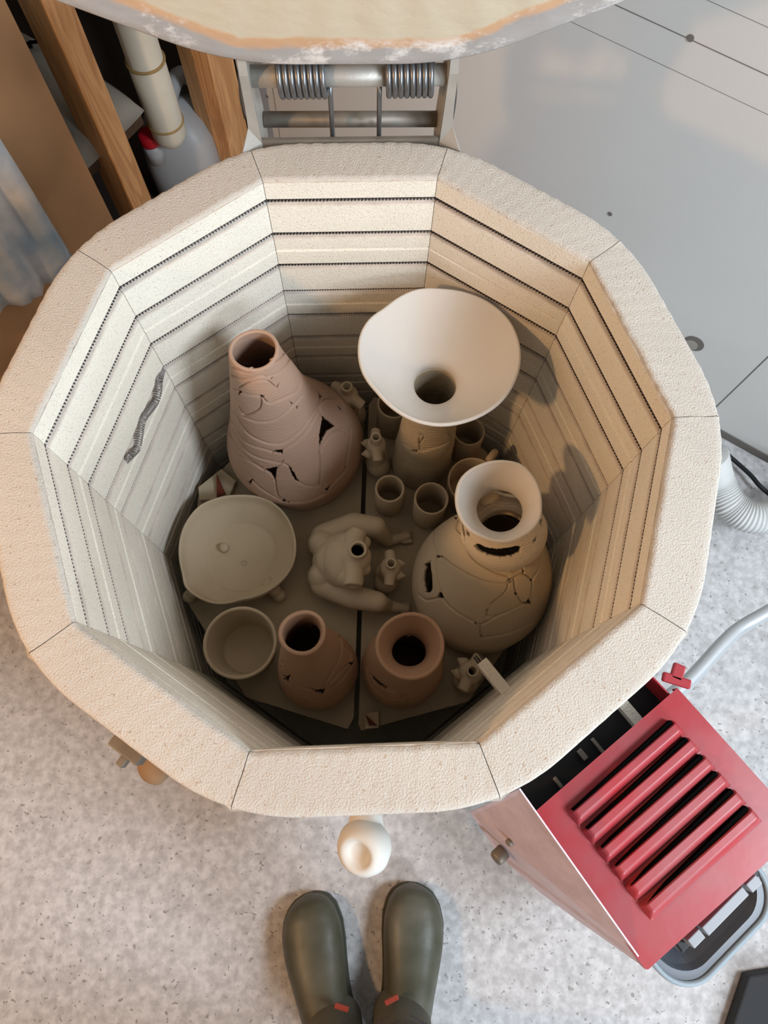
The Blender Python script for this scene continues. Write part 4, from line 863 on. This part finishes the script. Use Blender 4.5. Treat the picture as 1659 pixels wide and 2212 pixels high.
# far leg (upper in the photograph)
limb(bm, A(700,1160,-0.455), A(765,1133,-0.440), 0.0215, 0.0195); limb(bm, A(765,1133,-0.440), A(812,1138,-0.430), 0.0195, 0.0165)
limb(bm, A(812,1140,-0.432), A(826,1155,-0.455), 0.0165, 0.0140); limb(bm, A(826,1155,-0.455), A(838,1168,-0.468), 0.0135, 0.0095)
limb(bm, A(836,1168,-0.470), A(880,1158,-0.4735), 0.0105, 0.0072)
for q in range(5):
    yy = 1147+5.6*q; limb(bm, A(872,yy+2,-0.474), A(886+(3 if q == 4 else 0)-abs(q-2)*0.5, yy, -0.4755), 0.0036, 0.0027 if q < 4 else 0.0036, 12)
# near leg
limb(bm, A(700,1262,-0.455), A(765,1290,-0.440), 0.0215, 0.0190); limb(bm, A(765,1290,-0.440), A(815,1300,-0.432), 0.0190, 0.0160)
limb(bm, A(815,1300,-0.434), A(832,1306,-0.460), 0.0150, 0.0120); limb(bm, A(832,1308,-0.466), A(878,1314,-0.4735), 0.0110, 0.0070)
for q in range(5): yy = 1303+5.2*q; limb(bm, A(870,yy+1,-0.474), A(884, yy, -0.4755), 0.0034, 0.0026, 12)
fuse('body', bm, M['figure'], root, 0.0012, 14, [cyl(A(771,1192,-0.402), A(775,1185,-0.34), 0.0098)])
a = np.linspace(0, 2*PI, 36, endpoint=False); t0 = A(773,1187,-0.3625); put(tube('neck_rim', np.stack([t0.x+0.0115*np.cos(a), t0.y+0.0115*np.sin(a), t0.z+0*a], 1), 0.0021, M['figure'], None, k=10, closed=True), root)
d_ = cyl(A(771,1192,-0.402), A(771,1192,-0.399), 0.0098); me = bpy.data.meshes.new('hollow_dark'); d_.to_mesh(me); d_.free(); put(link('hollow_dark', me, M['hole']), root)  # black disc down the neck, painted darkness

# ------------------------------------------------------------------ pyrometric cones
def cone_pack(px_, py_, label, base_poly, tri, hz_=0.012):
    t = thing('pyrometric_cone', label, 'cone', (*at(px_, py_, ZS)[:2], ZS), 'red cones in clay blocks')
    P_ = [tuple(at(x, y, ZS+hz_)[:2]) for x, y in base_poly]; prism('clay_block', P_, ZS+0.0004, ZS+hz_, M['buff'], t, bevel=0.0012)
    T = [Vector(at(x, y, ZS+hz_+0.0004)) for x, y in tri]; ap = (T[0]+T[1]+T[2])/3; V = [tuple(p) for p in T]+[tuple(Vector((p.x,p.y,p.z+0.004 if i else p.z+0.009))) for i, p in enumerate(T)]
    pydata('red_cone', V, [[2,1,0],[3,4,5],[0,1,4,3],[1,2,5,4],[2,0,3,5]], M['cone'], t)
cone_pack(460, 1050, 'dark red cone in a pale clay block by the left wall, behind the pinched bowl', [(430,1080),(428,1052),(478,1012),(510,1038),(492,1078)], [(470,1026),(469,1074),(488,1068)])
cone_pack(805, 1545, 'dark red cone in a pale clay block at the front tip of the shelf', [(788,1575),(788,1540),(818,1535),(818,1572)], [(789,1543),(815,1567),(797,1566)])

# ================================================================== PERSON (boots and trouser legs)
person = thing('person', 'person standing at the kiln in olive rubber boots and dark trousers', 'person', (0.0, -0.70, FL))
def boot(toe, ball_l, heel, leg, side):
    toe, heel, ball_l = Vector(at(*toe, FL+0.035)), Vector(at(*heel, FL+0.04)), ball_l
    toe.z = heel.z = 0; d = (toe-heel).normalized(); toe = toe-d*0.004; Lf = 0.285; heel = toe-d*Lf; w = Vector((-d.y, d.x, 0))
    def Pf(t, l, z): p = heel+d*(t*Lf)+w*l; return Vector((p.x, p.y, FL+z))
    # outsole outline, then upper as a loft of superellipse sections from heel to toe
    st_ = [(0.0,0.020,0.055),(0.04,0.036,0.075),(0.15,0.043,0.110),(0.30,0.043,0.115),(0.42,0.045,0.100),(0.55,0.050,0.082),(0.68,0.055,0.070),(0.80,0.0555,0.063),(0.90,0.048,0.056),(0.955,0.037,0.048),(0.985,0.024,0.038),(1.0,0.008,0.022)]
    V, F = [], []; n = 32; T = np.array([s_[0] for s_ in st_]); S_ = np.linspace(0, 1, 60); S_ = 0.5-0.5*np.cos(PI*S_)
    for s_ in S_:
        hw = float(np.interp(s_, T, [x[1] for x in st_])); h = float(np.interp(s_, T, [x[2] for x in st_])); sh = side*0.010*math.sin(PI*s_)
        for k in range(n):
            a_ = 2*PI*k/n; ca, sa2 = math.cos(a_), math.sin(a_); x = hw*math.copysign(abs(ca)**0.75, ca); z = 0.012+h*0.45+(h*0.55)*sa2 if sa2 > 0 else 0.012+h*0.45*(1-abs(sa2)**0.6); V.append(Pf(s_, x+sh, z))
    for i in range(59):
        for k in range(n): F.append([i*n+k, i*n+(k+1)%n, (i+1)*n+(k+1)%n, (i+1)*n+k])
    F.append(list(range(n))); F.append([59*n+k for k in range(n)][::-1])
    b = pydata('boot', V, F, M['boot'], person, smooth=True); md = b.modifiers.new('s','SMOOTH'); md.iterations = 3; md.factor = 0.5
    P_ = []
    for s_ in S_[::2]: P_.append(Pf(s_, float(np.interp(s_, T, [x[1] for x in st_]))*1.03+0.001+side*0.010*math.sin(PI*s_), 0))
    for s_ in S_[::-2]: P_.append(Pf(s_, -float(np.interp(s_, T, [x[1] for x in st_]))*1.03-0.001+side*0.010*math.sin(PI*s_), 0))
    so = prism('sole', [(p.x, p.y) for p in P_], FL+0.0002, FL+0.018, M['sole']); so.parent = b
    # shaft
    a0 = Pf(0.22, 0, 0.08); lg = Vector(leg)
    P = spline([tuple(Pf(0.30,0,0.055)), tuple(Pf(0.25,0,0.11)), tuple(Pf(0.20,0,0.17)), tuple(Pf(0.19,0,0.24)), tuple(Pf(0.19,0,0.33))], 40)
    sh_ = tube('boot_shaft', P, np.interp(np.linspace(0,1,40), [0,0.3,0.6,1], [0.050,0.052,0.053,0.056]), M['bootneo'], None, k=36); sh_.parent = b
    lc = at(738 if side > 0 else 846, 2176 if side > 0 else 2160, FL+0.140)
    lb = boxes('red_label', [(tuple(lc), (0.024, 0.008, 0.006), math.atan2(w.y, w.x)-side*0.55)], M['bootred'], bevel=0.001); lb.parent = b
    return Pf(0.19, 0, 0.0), Pf
pl_, fL = boot((663,1930), None, (735,2260), (0,0,0), 1)
pr_, fR = boot((895,1907), None, (858,2260), (0,0,0), -1)
# trousers: one garment from the cuffs to the waist; body inside
bm = bmesh.new()
def leg_chain(bm, foot, hipx, r):
    k1 = Vector((foot.x*0.95+0.0, foot.y+0.0, -0.42)); hip = Vector((hipx, -0.84, 0.0))
    limb(bm, (foot.x, foot.y-0.012, -0.75), (foot.x, foot.y-0.012, -0.62), r[0], r[1], 28, (False, True)); limb(bm, (foot.x, foot.y-0.012, -0.62), k1, r[1], r[2], 28); limb(bm, k1, hip, r[2], r[3], 28)
leg_chain(bm, pl_, -0.10, (0.064, 0.066, 0.072, 0.092)); leg_chain(bm, pr_, 0.09, (0.064, 0.066, 0.072, 0.092))
ell(bm, (-0.005,-0.85,0.05), (0.165,0.115,0.13), None, 32)
tr = fuse('trousers', bm, M['trouser'], person, 0.006, 6)
for sd_, ft in ((1, pl_), (-1, pr_)):
    mny = []
    for q in range(5):
        zz = -0.745+0.022*q; a = np.linspace(0, 2*PI, 48, endpoint=False); rr_ = 0.0650+0.002*math.sin(q*2)
        mny.append((np.stack([ft.x+rr_*np.cos(a), ft.y-0.012+rr_*np.sin(a), zz+0.008*np.sin(2*a+q)], 1), 0.0045))
    o = tube('trouser_fold', None, None, M['trouser'], None, k=8, closed=True, many=mny); o.parent = tr
bm = bmesh.new()
for ft, hx in ((pl_, -0.10), (pr_, 0.09)):
    k1 = Vector((ft.x*0.95, ft.y+0.02, -0.42)); limb(bm, (ft.x, ft.y, -0.84), (ft.x, ft.y, -0.60), 0.034, 0.045, 20); limb(bm, (ft.x, ft.y, -0.60), k1, 0.045, 0.05, 20); limb(bm, k1, (hx,-0.84,0.0), 0.05, 0.07, 20)
ell(bm, (-0.005,-0.85,0.04), (0.13,0.09,0.11), None, 24)
fuse('body', bm, M['skin'], person, 0.008, 4)
